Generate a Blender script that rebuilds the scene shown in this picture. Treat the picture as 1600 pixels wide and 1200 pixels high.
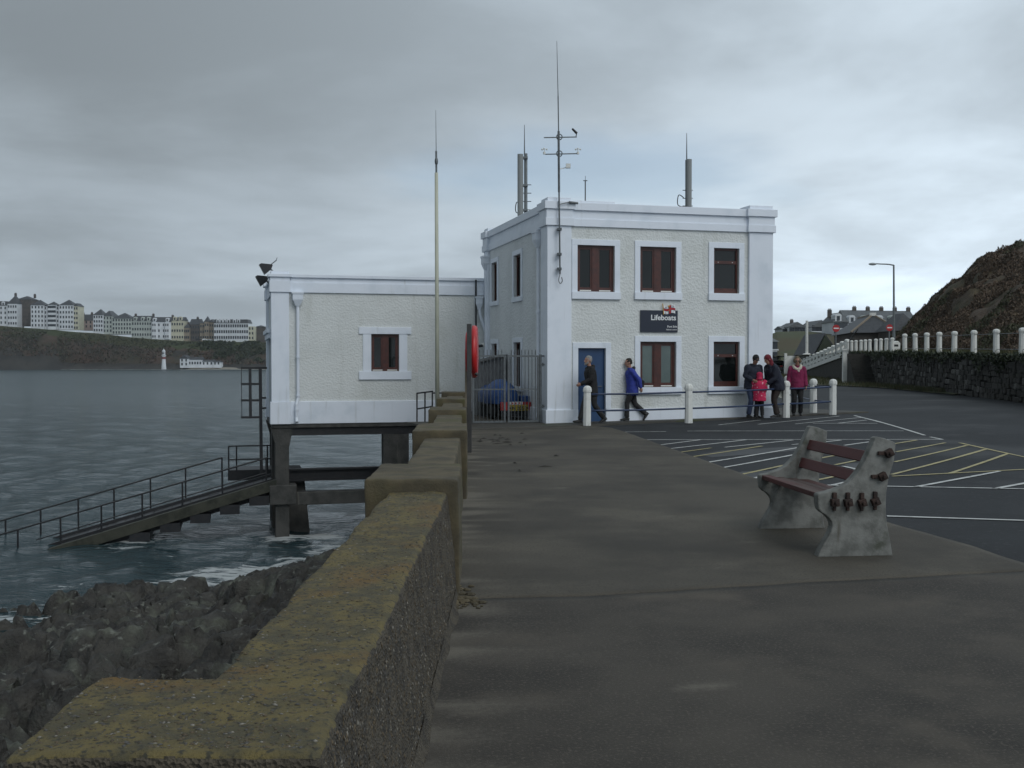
import bpy, bmesh, math, random
import numpy as np
from mathutils import Vector, Matrix, noise as mnoise

random.seed(7); rng = np.random.default_rng(7)
S = bpy.context.scene
for o in list(bpy.data.objects): bpy.data.objects.remove(o)
COL = S.collection
R = math.radians

# ------------------------------------------------------------------ camera
FPX, HY, EYE = 1660.0, 565.0, 1.65          # focal length in px of the 1600 px frame, horizon row, eye height
cd = bpy.data.cameras.new('camera'); cam = bpy.data.objects.new('camera', cd); COL.objects.link(cam)
cd.sensor_width = 36.0; cd.lens = 36.0*FPX/1600.0; cd.clip_start = 0.1; cd.clip_end = 5000
PITCH = math.atan((600-HY)/FPX)
cam.location = (0, 0, EYE); cam.rotation_euler = (math.pi/2-PITCH, 0, 0)
S.camera = cam
# ------------------------------------------------------------------ world, sun, exposure
W = bpy.data.worlds.new('World'); S.world = W; W.use_nodes = True
SUN_EL, SUN_AZ = R(42), R(146)               # azimuth clockwise from +Y: behind the camera to the right, veiled by cloud
def build_world():
    nt = W.node_tree; N = nt.nodes; L = nt.links; N.clear()
    out = N.new('ShaderNodeOutputWorld'); bg = N.new('ShaderNodeBackground'); bg.inputs[1].default_value = 0.1
    L.new(bg.outputs[0], out.inputs[0])
    sky = N.new('ShaderNodeTexSky'); sky.sky_type = 'NISHITA'; sky.sun_disc = False
    sky.sun_elevation = SUN_EL; sky.sun_rotation = SUN_AZ
    tc = N.new('ShaderNodeTexCoord'); sep = N.new('ShaderNodeSeparateXYZ'); L.new(tc.outputs['Generated'], sep.inputs[0])
    def M(op, a, b=None, c=None, clamp=False):
        n = N.new('ShaderNodeMath'); n.operation = op; n.use_clamp = clamp
        for i, v in enumerate((a, b, c)):
            if v is None: continue
            if isinstance(v, (int, float)): n.inputs[i].default_value = v
            else: L.new(v, n.inputs[i])
        return n.outputs[0]
    def MR(v, a, b, c, d, smooth=True):
        n = N.new('ShaderNodeMapRange'); n.interpolation_type = 'SMOOTHSTEP' if smooth else 'LINEAR'
        L.new(v, n.inputs[0])
        for i, q in enumerate((a, b, c, d)): n.inputs[i+1].default_value = q
        return n.outputs[0]
    x, y, z = sep.outputs
    zc = M('ADD', M('MAXIMUM', z, 0.0), 0.16)
    u = M('DIVIDE', x, zc); v = M('DIVIDE', y, zc)
    cmb = N.new('ShaderNodeCombineXYZ'); L.new(u, cmb.inputs[0]); L.new(v, cmb.inputs[1])
    def NZ(scale, detail, off, rough=0.55, dist=0.0):
        mp = N.new('ShaderNodeMapping'); mp.inputs[1].default_value = off; L.new(cmb.outputs[0], mp.inputs[0])
        n = N.new('ShaderNodeTexNoise'); n.inputs['Scale'].default_value = scale; n.inputs['Detail'].default_value = detail
        n.inputs['Roughness'].default_value = rough; n.inputs['Distortion'].default_value = dist
        L.new(mp.outputs[0], n.inputs['Vector']); return n.outputs[0]
    n1 = NZ(0.95, 7, (3.1, 1.7, 0.0), 0.55, 0.25); n2 = NZ(0.42, 3, (11.3, 7.9, 2.0), 0.5)
    az = MR(x, -0.5, 0.5, SKY_L, SKY_R)                       # the cloud is thinner towards the right, where the sun is
    hor = M('ADD', 1.0, M('MULTIPLY', MR(x, -0.2, 0.45, 0.08, 0.45), MR(z, 0.02, 0.2, 1.0, 0.0)))   # and brighter low down
    cl = MR(n1, 0.34, 0.66, 0.81, 1.15); cl2 = MR(n2, 0.35, 0.65, 0.90, 1.09)
    b = M('MULTIPLY', M('MULTIPLY', az, hor), M('MULTIPLY', cl, cl2))
    zen = MR(z, 0.3, 0.85, 1.0, ZENITH)                          # overcast sky is brightest overhead
    b = M('MULTIPLY', b, zen)
    b10 = M('MULTIPLY', b, 10.0)                             # background strength is 0.1
    tint = N.new('ShaderNodeMix'); tint.data_type = 'RGBA'
    L.new(MR(b, 0.12, 0.5, 0.0, 1.0), tint.inputs[0])
    tint.inputs[6].default_value = (0.87, 1.0, 1.09, 1); tint.inputs[7].default_value = (0.86, 1.0, 1.12, 1)
    mul = N.new('ShaderNodeVectorMath'); mul.operation = 'SCALE'; L.new(tint.outputs[2], mul.inputs[0]); L.new(b10, mul.inputs[3])
    # thin gaps where the blue sky shows through, chosen by noise
    gn = NZ(1.6, 4, (-2.35, 5.4, 4.0), 0.55, 0.1)
    du = M('DIVIDE', M('SUBTRACT', u, 0.20), 0.50); dv = M('DIVIDE', M('SUBTRACT', v, 2.95), 0.42)
    dd = M('SQRT', M('ADD', M('MULTIPLY', du, du), M('MULTIPLY', dv, dv)))
    gap = MR(M('ADD', dd, M('MULTIPLY', M('SUBTRACT', gn, 0.5), 2.6)), 0.0, 1.1, 0.5, 0.0)
    mix = N.new('ShaderNodeMix'); mix.data_type = 'RGBA'; L.new(gap, mix.inputs[0])
    L.new(mul.outputs[0], mix.inputs[6]); L.new(sky.outputs[0], mix.inputs[7])
    L.new(mix.outputs[2], bg.inputs[0])
SKY_L, SKY_R, ZENITH = 0.37, 0.74, 0.85
build_world()
sd = bpy.data.lights.new('sun', 'SUN'); sd.energy = 1.05; sd.angle = R(35); sd.color = (1.0, 0.98, 0.95)
sun = bpy.data.objects.new('sun', sd); COL.objects.link(sun)
sdir = Vector((math.sin(SUN_AZ)*math.cos(SUN_EL), math.cos(SUN_AZ)*math.cos(SUN_EL), math.sin(SUN_EL)))
sun.rotation_euler = sdir.to_track_quat('Z', 'Y').to_euler()
S.view_settings.view_transform = 'Standard'; S.view_settings.look = 'None'
S.view_settings.exposure = 0.0; S.view_settings.gamma = 1.0; S.view_settings.use_curve_mapping = False
S.render.engine = 'CYCLES'; S.cycles.max_bounces = 6; S.cycles.use_denoising = True

# ------------------------------------------------------------------ pixel measuring helpers
CP, SP = math.cos(PITCH), math.sin(PITCH)
def ray(x, y):
    a, b = (x-800)/FPX, (600-y)/FPX
    return Vector((a, CP+b*SP, -SP+b*CP))
def at(x, y, Y):
    d = ray(x, y); return Vector((0, 0, EYE)) + d*(Y/d.y)
def sstep(a, b, v):
    t = np.clip((v-a)/(b-a), 0, 1); return t*t*(3-2*t)
def gz(X, Y):
    return float(gzn(np.array([X], float), np.array([Y], float))[0])
def gzn(X, Y):
    return np.minimum(0.016*np.maximum(0, X-1.0), 0.35)*sstep(16, 28, Y)
def G(x, y):
    d = ray(x, y); z = 0.0
    for _ in range(12):
        t = (z-EYE)/d.z; p = Vector((0, 0, EYE))+d*t; z = gz(p.x, p.y)
    return p
WATER_Z = -3.9
# ------------------------------------------------------------------ numpy gradient noise
_perm = np.random.default_rng(3).permutation(256); _perm = np.concatenate([_perm, _perm, _perm])
_g = np.random.default_rng(5).normal(size=(256, 3)); _g /= np.linalg.norm(_g, axis=1)[:, None]
def pn(p):
    p = np.asarray(p, float); i = np.floor(p).astype(int); f = p-i; i &= 255
    u = f*f*f*(f*(f*6-15)+10); r = 0
    for dx in (0, 1):
        for dy in (0, 1):
            for dz in (0, 1):
                h = _perm[_perm[_perm[i[:, 0]+dx]+i[:, 1]+dy]+i[:, 2]+dz]
                d = (_g[h]*(f-np.array([dx, dy, dz]))).sum(1)
                w = (u[:, 0] if dx else 1-u[:, 0])*(u[:, 1] if dy else 1-u[:, 1])*(u[:, 2] if dz else 1-u[:, 2])
                r = r+w*d
    return r*1.5
def fbm(p, octv=4, lac=2.0, gain=0.5, ridged=False):
    p = np.asarray(p, float); s = 0; a = 1.0
    for k in range(octv):
        n = pn(p+k*17.3); s = s+a*((1-2*np.abs(n)) if ridged else n); p = p*lac; a *= gain
    return s
def worley(u, v, seed=0):
    """nearest cell of a jittered grid: distance gap to the second cell, offset to the cell centre, three hashes"""
    iu, iv = np.floor(u).astype(int), np.floor(v).astype(int); b1 = np.full(u.shape, 9.); b2 = b1.copy(); ou = b1*0; ov = b1*0; h = b1.astype(int)*0
    for a in (-1, 0, 1):
        for b in (-1, 0, 1):
            k = _perm[_perm[(iu+a+seed) & 255]+((iv+b) & 255)]; du = iu+a+.15+.7*(k/255.)-u; dv = iv+b+.15+.7*(_perm[k+7]/255.)-v; d = np.sqrt(du*du+dv*dv)
            c = d < b1; b2 = np.where(c, b1, np.minimum(b2, d)); b1 = np.where(c, d, b1); ou = np.where(c, du, ou); ov = np.where(c, dv, ov); h = np.where(c, k, h)
    return b2-b1, ou, ov, _perm[h+11]/255., _perm[h+23]/255., _perm[h+37]/255.
# ------------------------------------------------------------------ materials
MATS = {}
def mat(name, col, rough=0.7, col2=None, nscale=6.0, namt=(0.4, 0.65), bump=0.0, bscale=40.0, bdist=0.02, metal=0.0, spec=0.5,
        detail=5, col3=None, n3=(1.2, 0.5, 0.62), voro=False, stretch=None, streak=None):
    if name in MATS: return MATS[name]
    m = bpy.data.materials.new(name); m.use_nodes = True; nt = m.node_tree; N = nt.nodes; L = nt.links
    b = N['Principled BSDF']; b.inputs['Roughness'].default_value = rough; b.inputs['Metallic'].default_value = metal
    b.inputs['Specular IOR Level'].default_value = spec
    b.inputs['Base Color'].default_value = (*col, 1)
    tc = N.new('ShaderNodeTexCoord'); vec = tc.outputs['Object']
    if stretch:
        mp = N.new('ShaderNodeMapping'); mp.inputs[3].default_value = stretch; L.new(vec, mp.inputs[0]); vec = mp.outputs[0]
    cur = None
    def noise(scale, det):
        n = N.new('ShaderNodeTexNoise'); n.inputs['Scale'].default_value = scale; n.inputs['Detail'].default_value = det
        n.inputs['Roughness'].default_value = 0.6; L.new(vec, n.inputs['Vector']); return n.outputs[0]
    def rng_(o, a, c):
        r = N.new('ShaderNodeMapRange'); r.interpolation_type = 'SMOOTHSTEP'; L.new(o, r.inputs[0]); r.inputs[1].default_value = a; r.inputs[2].default_value = c
        return r.outputs[0]
    def mix(fac, a, c):
        x = N.new('ShaderNodeMix'); x.data_type = 'RGBA'; L.new(fac, x.inputs[0])
        for i, q in ((6, a), (7, c)):
            if isinstance(q, tuple): x.inputs[i].default_value = (*q, 1)
            else: L.new(q, x.inputs[i])
        return x.outputs[2]
    if col2: cur = mix(rng_(noise(nscale, detail), *namt), col, col2)
    if col3: cur = mix(rng_(noise(n3[0], 6), n3[1], n3[2]), cur if cur else col, col3)
    if streak:      # (colour, scale xyz, lo, hi): rain streaks / staining with its own shape
        mp = N.new('ShaderNodeMapping'); mp.inputs[3].default_value = streak[1]; L.new(tc.outputs['Object'], mp.inputs[0])
        n = N.new('ShaderNodeTexNoise'); n.inputs['Scale'].default_value = 1.0; n.inputs['Detail'].default_value = 4; L.new(mp.outputs[0], n.inputs['Vector'])
        cur = mix(rng_(n.outputs[0], streak[2], streak[3]), cur if cur else col, streak[0])
    if cur: L.new(cur, b.inputs['Base Color'])
    if bump:
        if voro:
            n = N.new('ShaderNodeTexVoronoi'); n.inputs['Scale'].default_value = bscale; L.new(vec, n.inputs['Vector']); h = n.outputs['Distance']
            n2 = noise(bscale*0.7, 4); ad = N.new('ShaderNodeMath'); ad.operation = 'ADD'; L.new(h, ad.inputs[0]); L.new(n2, ad.inputs[1]); h = ad.outputs[0]
        else: h = noise(bscale, 5)
        bp = N.new('ShaderNodeBump'); bp.inputs['Strength'].default_value = bump; bp.inputs['Distance'].default_value = bdist
        L.new(h, bp.inputs['Height']); L.new(bp.outputs[0], b.inputs['Normal'])
    MATS[name] = m; return m
def attr_mix(m, attr, col):
    nt = m.node_tree; N = nt.nodes; L = nt.links; b = N['Principled BSDF']; src = b.inputs['Base Color'].links[0].from_socket
    a = N.new('ShaderNodeAttribute'); a.attribute_name = attr; n = N.new('ShaderNodeTexNoise'); n.inputs['Scale'].default_value = 30; n.inputs['Detail'].default_value = 4
    tc = N.new('ShaderNodeTexCoord'); L.new(tc.outputs['Object'], n.inputs['Vector']); k = N.new('ShaderNodeMath'); k.operation = 'MULTIPLY_ADD'; L.new(n.outputs[0], k.inputs[0]); k.inputs[1].default_value = .5; L.new(a.outputs['Fac'], k.inputs[2])
    r = N.new('ShaderNodeMapRange'); r.interpolation_type = 'SMOOTHSTEP'; L.new(k.outputs[0], r.inputs[0]); r.inputs[1].default_value = .30; r.inputs[2].default_value = 1.0; r.inputs[4].default_value = .8
    x = N.new('ShaderNodeMix'); x.data_type = 'RGBA'; L.new(r.outputs[0], x.inputs[0]); L.new(src, x.inputs[6]); x.inputs[7].default_value = (*col, 1); L.new(x.outputs[2], b.inputs['Base Color'])
# ------------------------------------------------------------------ mesh builder
class MB:
    def __init__(s): s.v = []; s.f = []; s.mi = []; s.m = 0
    def add(s, vs, fs):
        o = len(s.v); s.v += [tuple(q) for q in vs]; s.f += [tuple(i+o for i in f) for f in fs]; s.mi += [s.m]*len(fs); return s
    def box(s, x0, x1, y0, y1, z0, z1):
        vs = [(x, y, z) for z in (z0, z1) for y in (y0, y1) for x in (x0, x1)]
        return s.add(vs, [(0, 2, 3, 1), (4, 5, 7, 6), (0, 1, 5, 4), (2, 6, 7, 3), (0, 4, 6, 2), (1, 3, 7, 5)])
    def bar(s, p, q, w, h=None, up=(0, 0, 1)):
        h = h or w; p = Vector(p); q = Vector(q); d = (q-p).normalized(); up = Vector(up)
        if abs(d.dot(up)) > 0.98: up = Vector((0, 1, 0))
        a = d.cross(up).normalized(); b = a.cross(d).normalized(); vs = []
        for c in (p, q):
            for i, j in ((-1, -1), (1, -1), (1, 1), (-1, 1)): vs.append(c+a*(i*w/2)+b*(j*h/2))
        return s.add(vs, [(0, 1, 2, 3), (7, 6, 5, 4), (0, 4, 5, 1), (1, 5, 6, 2), (2, 6, 7, 3), (3, 7, 4, 0)])
    def cyl(s, p, q, r, r2=None, n=10):
        r2 = r if r2 is None else r2; p = Vector(p); q = Vector(q); d = (q-p).normalized()
        a = d.cross(Vector((0, 0, 1)) if abs(d.z) < 0.95 else Vector((1, 0, 0))).normalized(); b = d.cross(a); vs = []
        for c, rr in ((p, r), (q, r2)):
            for k in range(n):
                t = 2*math.pi*k/n; vs.append(c+a*(math.cos(t)*rr)+b*(math.sin(t)*rr))
        fs = [(k, (k+1) % n, n+(k+1) % n, n+k) for k in range(n)]+[tuple(range(n-1, -1, -1)), tuple(range(n, 2*n))]
        return s.add(vs, fs)
    def lathe(s, prof, c=(0, 0, 0), n=16, rot=0.0):
        vs = []; m = len(prof)
        for r, z in prof:
            for k in range(n):
                t = 2*math.pi*k/n+rot; vs.append((c[0]+r*math.cos(t), c[1]+r*math.sin(t), c[2]+z))
        fs = [(i*n+k, i*n+(k+1) % n, (i+1)*n+(k+1) % n, (i+1)*n+k) for i in range(m-1) for k in range(n)]
        fs += [tuple(range(n-1, -1, -1)), tuple(range((m-1)*n, m*n))]
        return s.add(vs, fs)
    def prism(s, poly, d, f):      # poly: 2D outline, d: thickness pair, f(a,b,t)->xyz
        n = len(poly); vs = [f(a, b, d[0]) for a, b in poly]+[f(a, b, d[1]) for a, b in poly]
        return s.add(vs, [tuple(range(n-1, -1, -1)), tuple(range(n, 2*n))]+[(k, (k+1) % n, n+(k+1) % n, n+k) for k in range(n)])
    def ball(s, c, r, n=10, m=7):
        r = (r, r, r) if isinstance(r, (int, float)) else r; vs = [(c[0], c[1], c[2]-r[2])]
        for i in range(1, m):
            p = -math.pi/2+math.pi*i/m
            for k in range(n):
                t = 2*math.pi*k/n; vs.append((c[0]+r[0]*math.cos(p)*math.cos(t), c[1]+r[1]*math.cos(p)*math.sin(t), c[2]+r[2]*math.sin(p)))
        vs.append((c[0], c[1], c[2]+r[2])); e = len(vs)-1
        fs = [(0, 1+(k+1) % n, 1+k) for k in range(n)]
        for i in range(m-2):
            for k in range(n): a = 1+i*n+k; b = 1+i*n+(k+1) % n; fs.append((a, b, b+n, a+n))
        o = 1+(m-2)*n; fs += [(e, o+k, o+(k+1) % n) for k in range(n)]
        return s.add(vs, fs)
    def tube(s, pts, rad, n=10, side=None, res=4):
        """closed loft through pts; rad = number or (side, forward) per point; side = fixed sideways axis"""
        P = [Vector(p) for p in pts]; Q = [(r, r) if isinstance(r, (int, float)) else r for r in rad]
        C = []; K = []
        for i in range(len(P)-1):
            p0 = P[max(i-1, 0)]; p1 = P[i]; p2 = P[i+1]; p3 = P[min(i+2, len(P)-1)]
            for k in range(res):
                t = k/res; C.append(0.5*((2*p1)+(p2-p0)*t+(2*p0-5*p1+4*p2-p3)*t*t+(3*p1-p0-3*p2+p3)*t**3))
                w = t*t*(3-2*t); K.append((Q[i][0]*(1-w)+Q[i+1][0]*w, Q[i][1]*(1-w)+Q[i+1][1]*w))
        C.append(P[-1]); K.append(Q[-1]); vs = []; a_prev = None
        for i, c in enumerate(C):
            d = (C[min(i+1, len(C)-1)]-C[max(i-1, 0)]).normalized()
            if side: a = Vector(side); a = (a-d*a.dot(d)).normalized()
            else:
                a = a_prev if a_prev else (Vector((0, 1, 0)) if abs(d.y) < 0.9 else Vector((1, 0, 0))); a = (a-d*a.dot(d)).normalized(); a_prev = a
            b = d.cross(a)
            for k in range(n):
                t = 2*math.pi*k/n; vs.append(c+a*(math.cos(t)*K[i][0])+b*(math.sin(t)*K[i][1]))
        m = len(C); fs = [(i*n+k, i*n+(k+1) % n, (i+1)*n+(k+1) % n, (i+1)*n+k) for i in range(m-1) for k in range(n)]
        fs += [tuple(range(n-1, -1, -1)), tuple(range((m-1)*n, m*n))]
        return s.add(vs, fs)
    def mesh(s, name, mats, smooth=False, normals=True):
        me = bpy.data.meshes.new(name); me.from_pydata(s.v, [], s.f)
        for m in (mats if isinstance(mats, (list, tuple)) else [mats]): me.materials.append(m)
        if max(s.mi, default=0): me.polygons.foreach_set('material_index', s.mi)
        if normals:
            bm = bmesh.new(); bm.from_mesh(me); bmesh.ops.recalc_face_normals(bm, faces=bm.faces); bm.to_mesh(me); bm.free()
        if smooth: me.shade_smooth()
        me.update(); return me
    def build(s, name, mats, parent=None, smooth=False, world=False, bevel=0.0, angle=None):
        if world and parent is not None:
            inv = MW[parent.name].inverted(); s.v = [tuple(inv @ Vector(q)) for q in s.v]
        o = link(name, s.mesh(name, mats, smooth), parent)
        if bevel: add_bevel(o, bevel)
        return o
MW = {}
def add_bevel(o, w, seg=2):
    b = o.modifiers.new('bevel', 'BEVEL'); b.width = w; b.segments = seg; b.limit_method = 'ANGLE'; b.angle_limit = R(40)
def link(name, me, parent=None):
    o = bpy.data.objects.new(name, me); COL.objects.link(o)
    if parent is not None: o.parent = parent
    return o
def tag(o, label=None, cat=None, group=None, kind=None):
    for k, v in (('label', label), ('category', cat), ('group', group), ('kind', kind)):
        if v: o[k] = v
    return o
def thing(name, label, cat, loc=(0, 0, 0), rz=0.0, group=None):
    o = bpy.data.objects.new(name, None); COL.objects.link(o); o.location = loc; o.rotation_euler = (0, 0, rz)
    o.empty_display_size = 0.3
    MW[o.name] = Matrix.Translation(Vector(loc)) @ Matrix.Rotation(rz, 4, 'Z')
    return tag(o, label, cat, group)
def npmesh(name, V, F, m, smooth=True):
    me = bpy.data.meshes.new(name); V = np.asarray(V, np.float32); F = np.asarray(F, np.int32); k = F.shape[1]
    me.vertices.add(len(V)); me.vertices.foreach_set('co', V.ravel())
    me.loops.add(F.size); me.loops.foreach_set('vertex_index', F.ravel())
    me.polygons.add(len(F)); me.polygons.foreach_set('loop_start', np.arange(0, F.size, k, dtype=np.int32))
    me.update(calc_edges=True)
    for q in (m if isinstance(m, (list, tuple)) else [m]): me.materials.append(q)
    me.polygons.foreach_set('use_smooth', np.full(len(F), smooth)); me.update(); return me
def gridF(nr, nc):
    i = np.arange(nr-1)[:, None]*nc+np.arange(nc-1)[None]
    return np.stack([i, i+1, i+nc+1, i+nc], -1).reshape(-1, 4)
def text_mesh(txt, size, m, ext=0.002, align='LEFT', bold=0.0, name='lettering'):
    cu = bpy.data.curves.new('t', 'FONT'); cu.body = txt; cu.size = size; cu.extrude = ext; cu.align_x = align; cu.offset = bold; cu.resolution_u = 3
    o = bpy.data.objects.new('t', cu); COL.objects.link(o)
    dg = bpy.context.evaluated_depsgraph_get(); me = bpy.data.meshes.new_from_object(o.evaluated_get(dg))
    bpy.data.objects.remove(o); me.name = name; me.materials.clear(); me.materials.append(m); return me

# shared paints
M_white = mat('white_masonry_paint', (0.72, 0.77, 0.84), 0.6, (0.62, 0.68, 0.75), 1.3, (0.45, 0.75), bump=0.15, bscale=60, bdist=0.004,
              streak=((0.50, 0.53, 0.55), (7.0, 7.0, 0.6), 0.58, 0.9))
M_render = mat('cream_roughcast', (0.64, 0.665, 0.655), 0.85, (0.595, 0.62, 0.61), 1.1, (0.4, 0.7), bump=0.65, bscale=17, bdist=0.017, voro=True,
               streak=((0.48, 0.50, 0.47), (4.0, 4.0, 0.4), 0.56, 0.9), col3=(0.56, 0.58, 0.555), n3=(0.6, 0.5, 0.75))
M_sidewall = mat('pale_roughcast', (0.64, 0.67, 0.68), 0.85, (0.57, 0.60, 0.61), 1.1, (0.4, 0.7), bump=0.7, bscale=15, bdist=0.02, voro=True)
M_redwood = mat('red_brown_timber', (0.072, 0.018, 0.012), 0.45, (0.046, 0.013, 0.010), 9, bump=0.1, bscale=80, bdist=0.002)
M_glass = mat('dark_window_glass', (0.006, 0.008, 0.008), 0.05, spec=0.28)
M_frost = mat('frosted_glass', (0.085, 0.12, 0.11), 0.12, (0.07, 0.10, 0.095), 2.0)
M_bluedoor = mat('blue_door_paint', (0.012, 0.05, 0.135), 0.45, (0.010, 0.043, 0.118), 3)
M_black = mat('black_steel', (0.012, 0.014, 0.017), 0.5, (0.02, 0.02, 0.022), 8)
M_galv = mat('galvanised_steel', (0.125, 0.138, 0.145), 0.5, (0.09, 0.10, 0.105), 14, metal=0.5)
M_greyp = mat('grey_metal_paint', (0.16, 0.18, 0.19), 0.5, (0.13, 0.145, 0.15), 9)
M_postw = mat('white_post_paint', (0.68, 0.69, 0.66), 0.6, (0.52, 0.53, 0.49), 5, (0.5, 0.75), bump=0.2, bscale=40, bdist=0.004)
M_railb = mat('navy_rail_paint', (0.018, 0.035, 0.085), 0.4)
M_dconc = mat('dark_wet_concrete', (0.06, 0.06, 0.056), 0.7, (0.028, 0.030, 0.028), 2.5, (0.35, 0.7), bump=0.5, bscale=14, bdist=0.03,
              streak=((0.10, 0.098, 0.085), (4, 4, 0.5), 0.6, 0.8))
M_slate = mat('slate_roof', (0.050, 0.055, 0.062), 0.6, (0.035, 0.038, 0.043), 4)
# ================================================================== THE SETTING
XP_Y = [-10, 7.4, 12.5, 18.5, 32, 36]; XP_X = [-0.37, -0.37, -0.53, -0.79, -1.39, -1.57]
def xwall(Y): return np.interp(Y, XP_Y, XP_X)          # landward face of the sea wall's piers
XL_Y = [-30, 7.4, 12.5, 18.5, 32, 36, 140, 400, 760]; XL_X = [-0.8, -0.8, -1.0, -1.25, -1.85, -2.2, -7, -22, -160]
# ---- tarmac ground sheet (car park and road)
def build_ground():
    ys = np.concatenate([np.arange(-15, 60, 0.75), np.geomspace(60, 900, 60)])
    t = np.concatenate([np.linspace(0, 0.25, 50), np.linspace(0.26, 1, 40)])
    Y, T = np.meshgrid(ys, t, indexing='ij'); xl = np.interp(Y, XL_Y, XL_X)
    X = xl+T**1.3*(220-xl); Z = gzn(X, Y)-0.03
    m = mat('tarmac', (0.024, 0.027, 0.030), 0.85, (0.014, 0.016, 0.018), 0.35, (0.35, 0.65), bump=0.35, bscale=120, bdist=0.006,
            col3=(0.045, 0.048, 0.050), n3=(0.16, 0.55, 0.64), streak=((0.035, 0.037, 0.039), (18, 18, 18), 0.55, 0.75), spec=.3)
    o = link('car_park', npmesh('car_park', np.stack([X, Y, Z], -1).reshape(-1, 3), gridF(len(ys), len(t)), m))
    return tag(o, kind='structure')
CARPARK = build_ground()
# ---- painted lines of the car park, 4 mm above the tarmac
M_wline = mat('white_road_paint', (0.50, 0.51, 0.49), 0.6, (0.26, 0.265, 0.26), 7, (0.45, 0.7))
M_yline = mat('yellow_road_paint', (0.36, 0.31, 0.13), 0.6, (0.20, 0.18, 0.09), 7, (0.45, 0.7))
LINES = [  # measured ends of each painted line, white / yellow
    ((965, 673.6), (1041, 672.7), 'w'), ((1074, 672), (1412, 671.7), 'w'), ((991, 685.5), (1473, 684.8), 'w'), ((1018, 695), (1094, 685.5), 'w'), ((1039, 700), (1165.5, 685.5), 'w'),
    ((1053, 706), (1111, 698), 'y'), ((1132.5, 697), (1239, 686), 'w'), ((1072, 713), (1191, 695), 'y'), ((1238, 693), (1290, 688), 'w'), ((1094, 722), (1262, 695), 'w'), ((1120, 730), (1262, 704.5), 'w'),
    ((1148, 741), (1240, 721.5), 'y'), ((1175, 745), (1192, 742), 'w'), ((1123, 662.5), (1189, 655), 'w'), ((1185, 661.5), (1311, 649), 'w'), ((1243, 661), (1346, 651), 'w'), ((1309, 660), (1354.5, 655), 'w'),
    ((1270, 660), (1371, 660), 'w'), ((1335, 648), (1445, 678.5), 'w'), ((1453.5, 681), (1473, 685), 'w'), ((1288.5, 688.6), (1314, 686), 'w'), ((1319.5, 694), (1381, 685.4), 'w'), ((1394, 692), (1433, 685.8), 'y'),
    ((1280, 714), (1330, 705), 'y'), ((1400, 704), (1477, 690), 'y'), ((1305, 724), (1360, 713), 'y'), ((1398, 719.5), (1511, 694), 'y'), ((1393, 739), (1540, 700), 'y'), ((1484.5, 737), (1575, 706.6), 'y'),
    ((1394, 741.6), (1640, 729), 'y'), ((1499, 690), (1640, 720), 'y'), ((1431, 758), (1562, 734), 'w'), ((1552.5, 761), (1640, 745.5), 'w'), ((1278, 755), (1640, 761.8), 'w'), ((1301, 755), (1332, 748.5), 'w'),
    ((1274, 748), (1311, 740.6), 'y'), ((1317.5, 726), (1346, 732.5), 'w'), ((1386, 803), (1640, 811), 'w'), ((1585, 880), (1640, 883), 'w')]
# pale repair patches in the tarmac
M_patch = mat('tarmac_patch', (0.060, 0.064, 0.068), 0.85, (0.042, 0.045, 0.048), 1.5, bump=0.3, bscale=120, bdist=0.006)
for pts in ([(1092, 708), (1128, 701.5), (1262, 694.5), (1268, 700), (1200, 706), (1112, 712)], [(1143, 738), (1160, 734), (1232, 731.5), (1262, 727), (1266, 738), (1180, 746.5)], [(1318, 722), (1346, 720), (1362, 729), (1335, 733)]):
    P_ = [G(*p) for p in pts]; mb = MB(); mb.add([(p.x, p.y, gz(p.x, p.y)-0.03+0.004) for p in P_], [tuple(range(len(P_)))]); mb.build('repair_patch', M_patch, CARPARK)
for a, b, c in LINES:
    p, q = G(*a), G(*b); d = (q-p); n = max(2, int(d.length/0.6)); w = 0.072 if c == 'w' else 0.068
    s = Vector((-d.y, d.x, 0)).normalized()*w/2; mb = MB(); vs = []
    for k in range(n+1):
        c0 = p+d*(k/n); j = 1+0.12*random.uniform(-1, 1)
        for e in (-s*j, s*j): vs.append((c0.x+e.x, c0.y+e.y, gz(c0.x+e.x, c0.y+e.y)-0.03+0.009))
    mb.add(vs, [(2*k, 2*k+1, 2*k+3, 2*k+2) for k in range(n)])
    mb.build('painted_line', M_wline if c == 'w' else M_yline, CARPARK)
# ---- concrete pavement: a near slab, an old joint, a far slab and the strip along the building
M_pave1 = mat('dark_concrete', (0.064, 0.057, 0.047), 0.85, (0.032, 0.029, 0.025), 0.7, (0.35, 0.68), bump=0.5, bscale=110, bdist=0.007,
              spec=.3, col3=(0.088, 0.076, 0.060), n3=(0.75, 0.50, 0.72), streak=((0.092, 0.081, 0.066), (55, 55, 55), 0.50, 0.74))
M_pave2 = mat('brown_concrete', (0.078, 0.070, 0.056), 0.85, (0.045, 0.041, 0.034), 0.6, (0.35, 0.68), bump=0.45, bscale=90, bdist=0.007,
              spec=.3, col3=(0.105, 0.094, 0.074), n3=(0.5, 0.48, 0.70), streak=((0.040, 0.036, 0.029), (45, 45, 45), 0.50, 0.74))
for m_ in (M_pave1, M_pave2): attr_mix(m_, 'sand', (0.15, 0.137, 0.112))
EDGE = [(-15, 5.2), (3, 4.62), (8.56, 4.12), (10.5, 3.80), (14.8, 3.43), (20, 3.0), (24.5, 2.62), (26.1, 2.45)]
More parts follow.
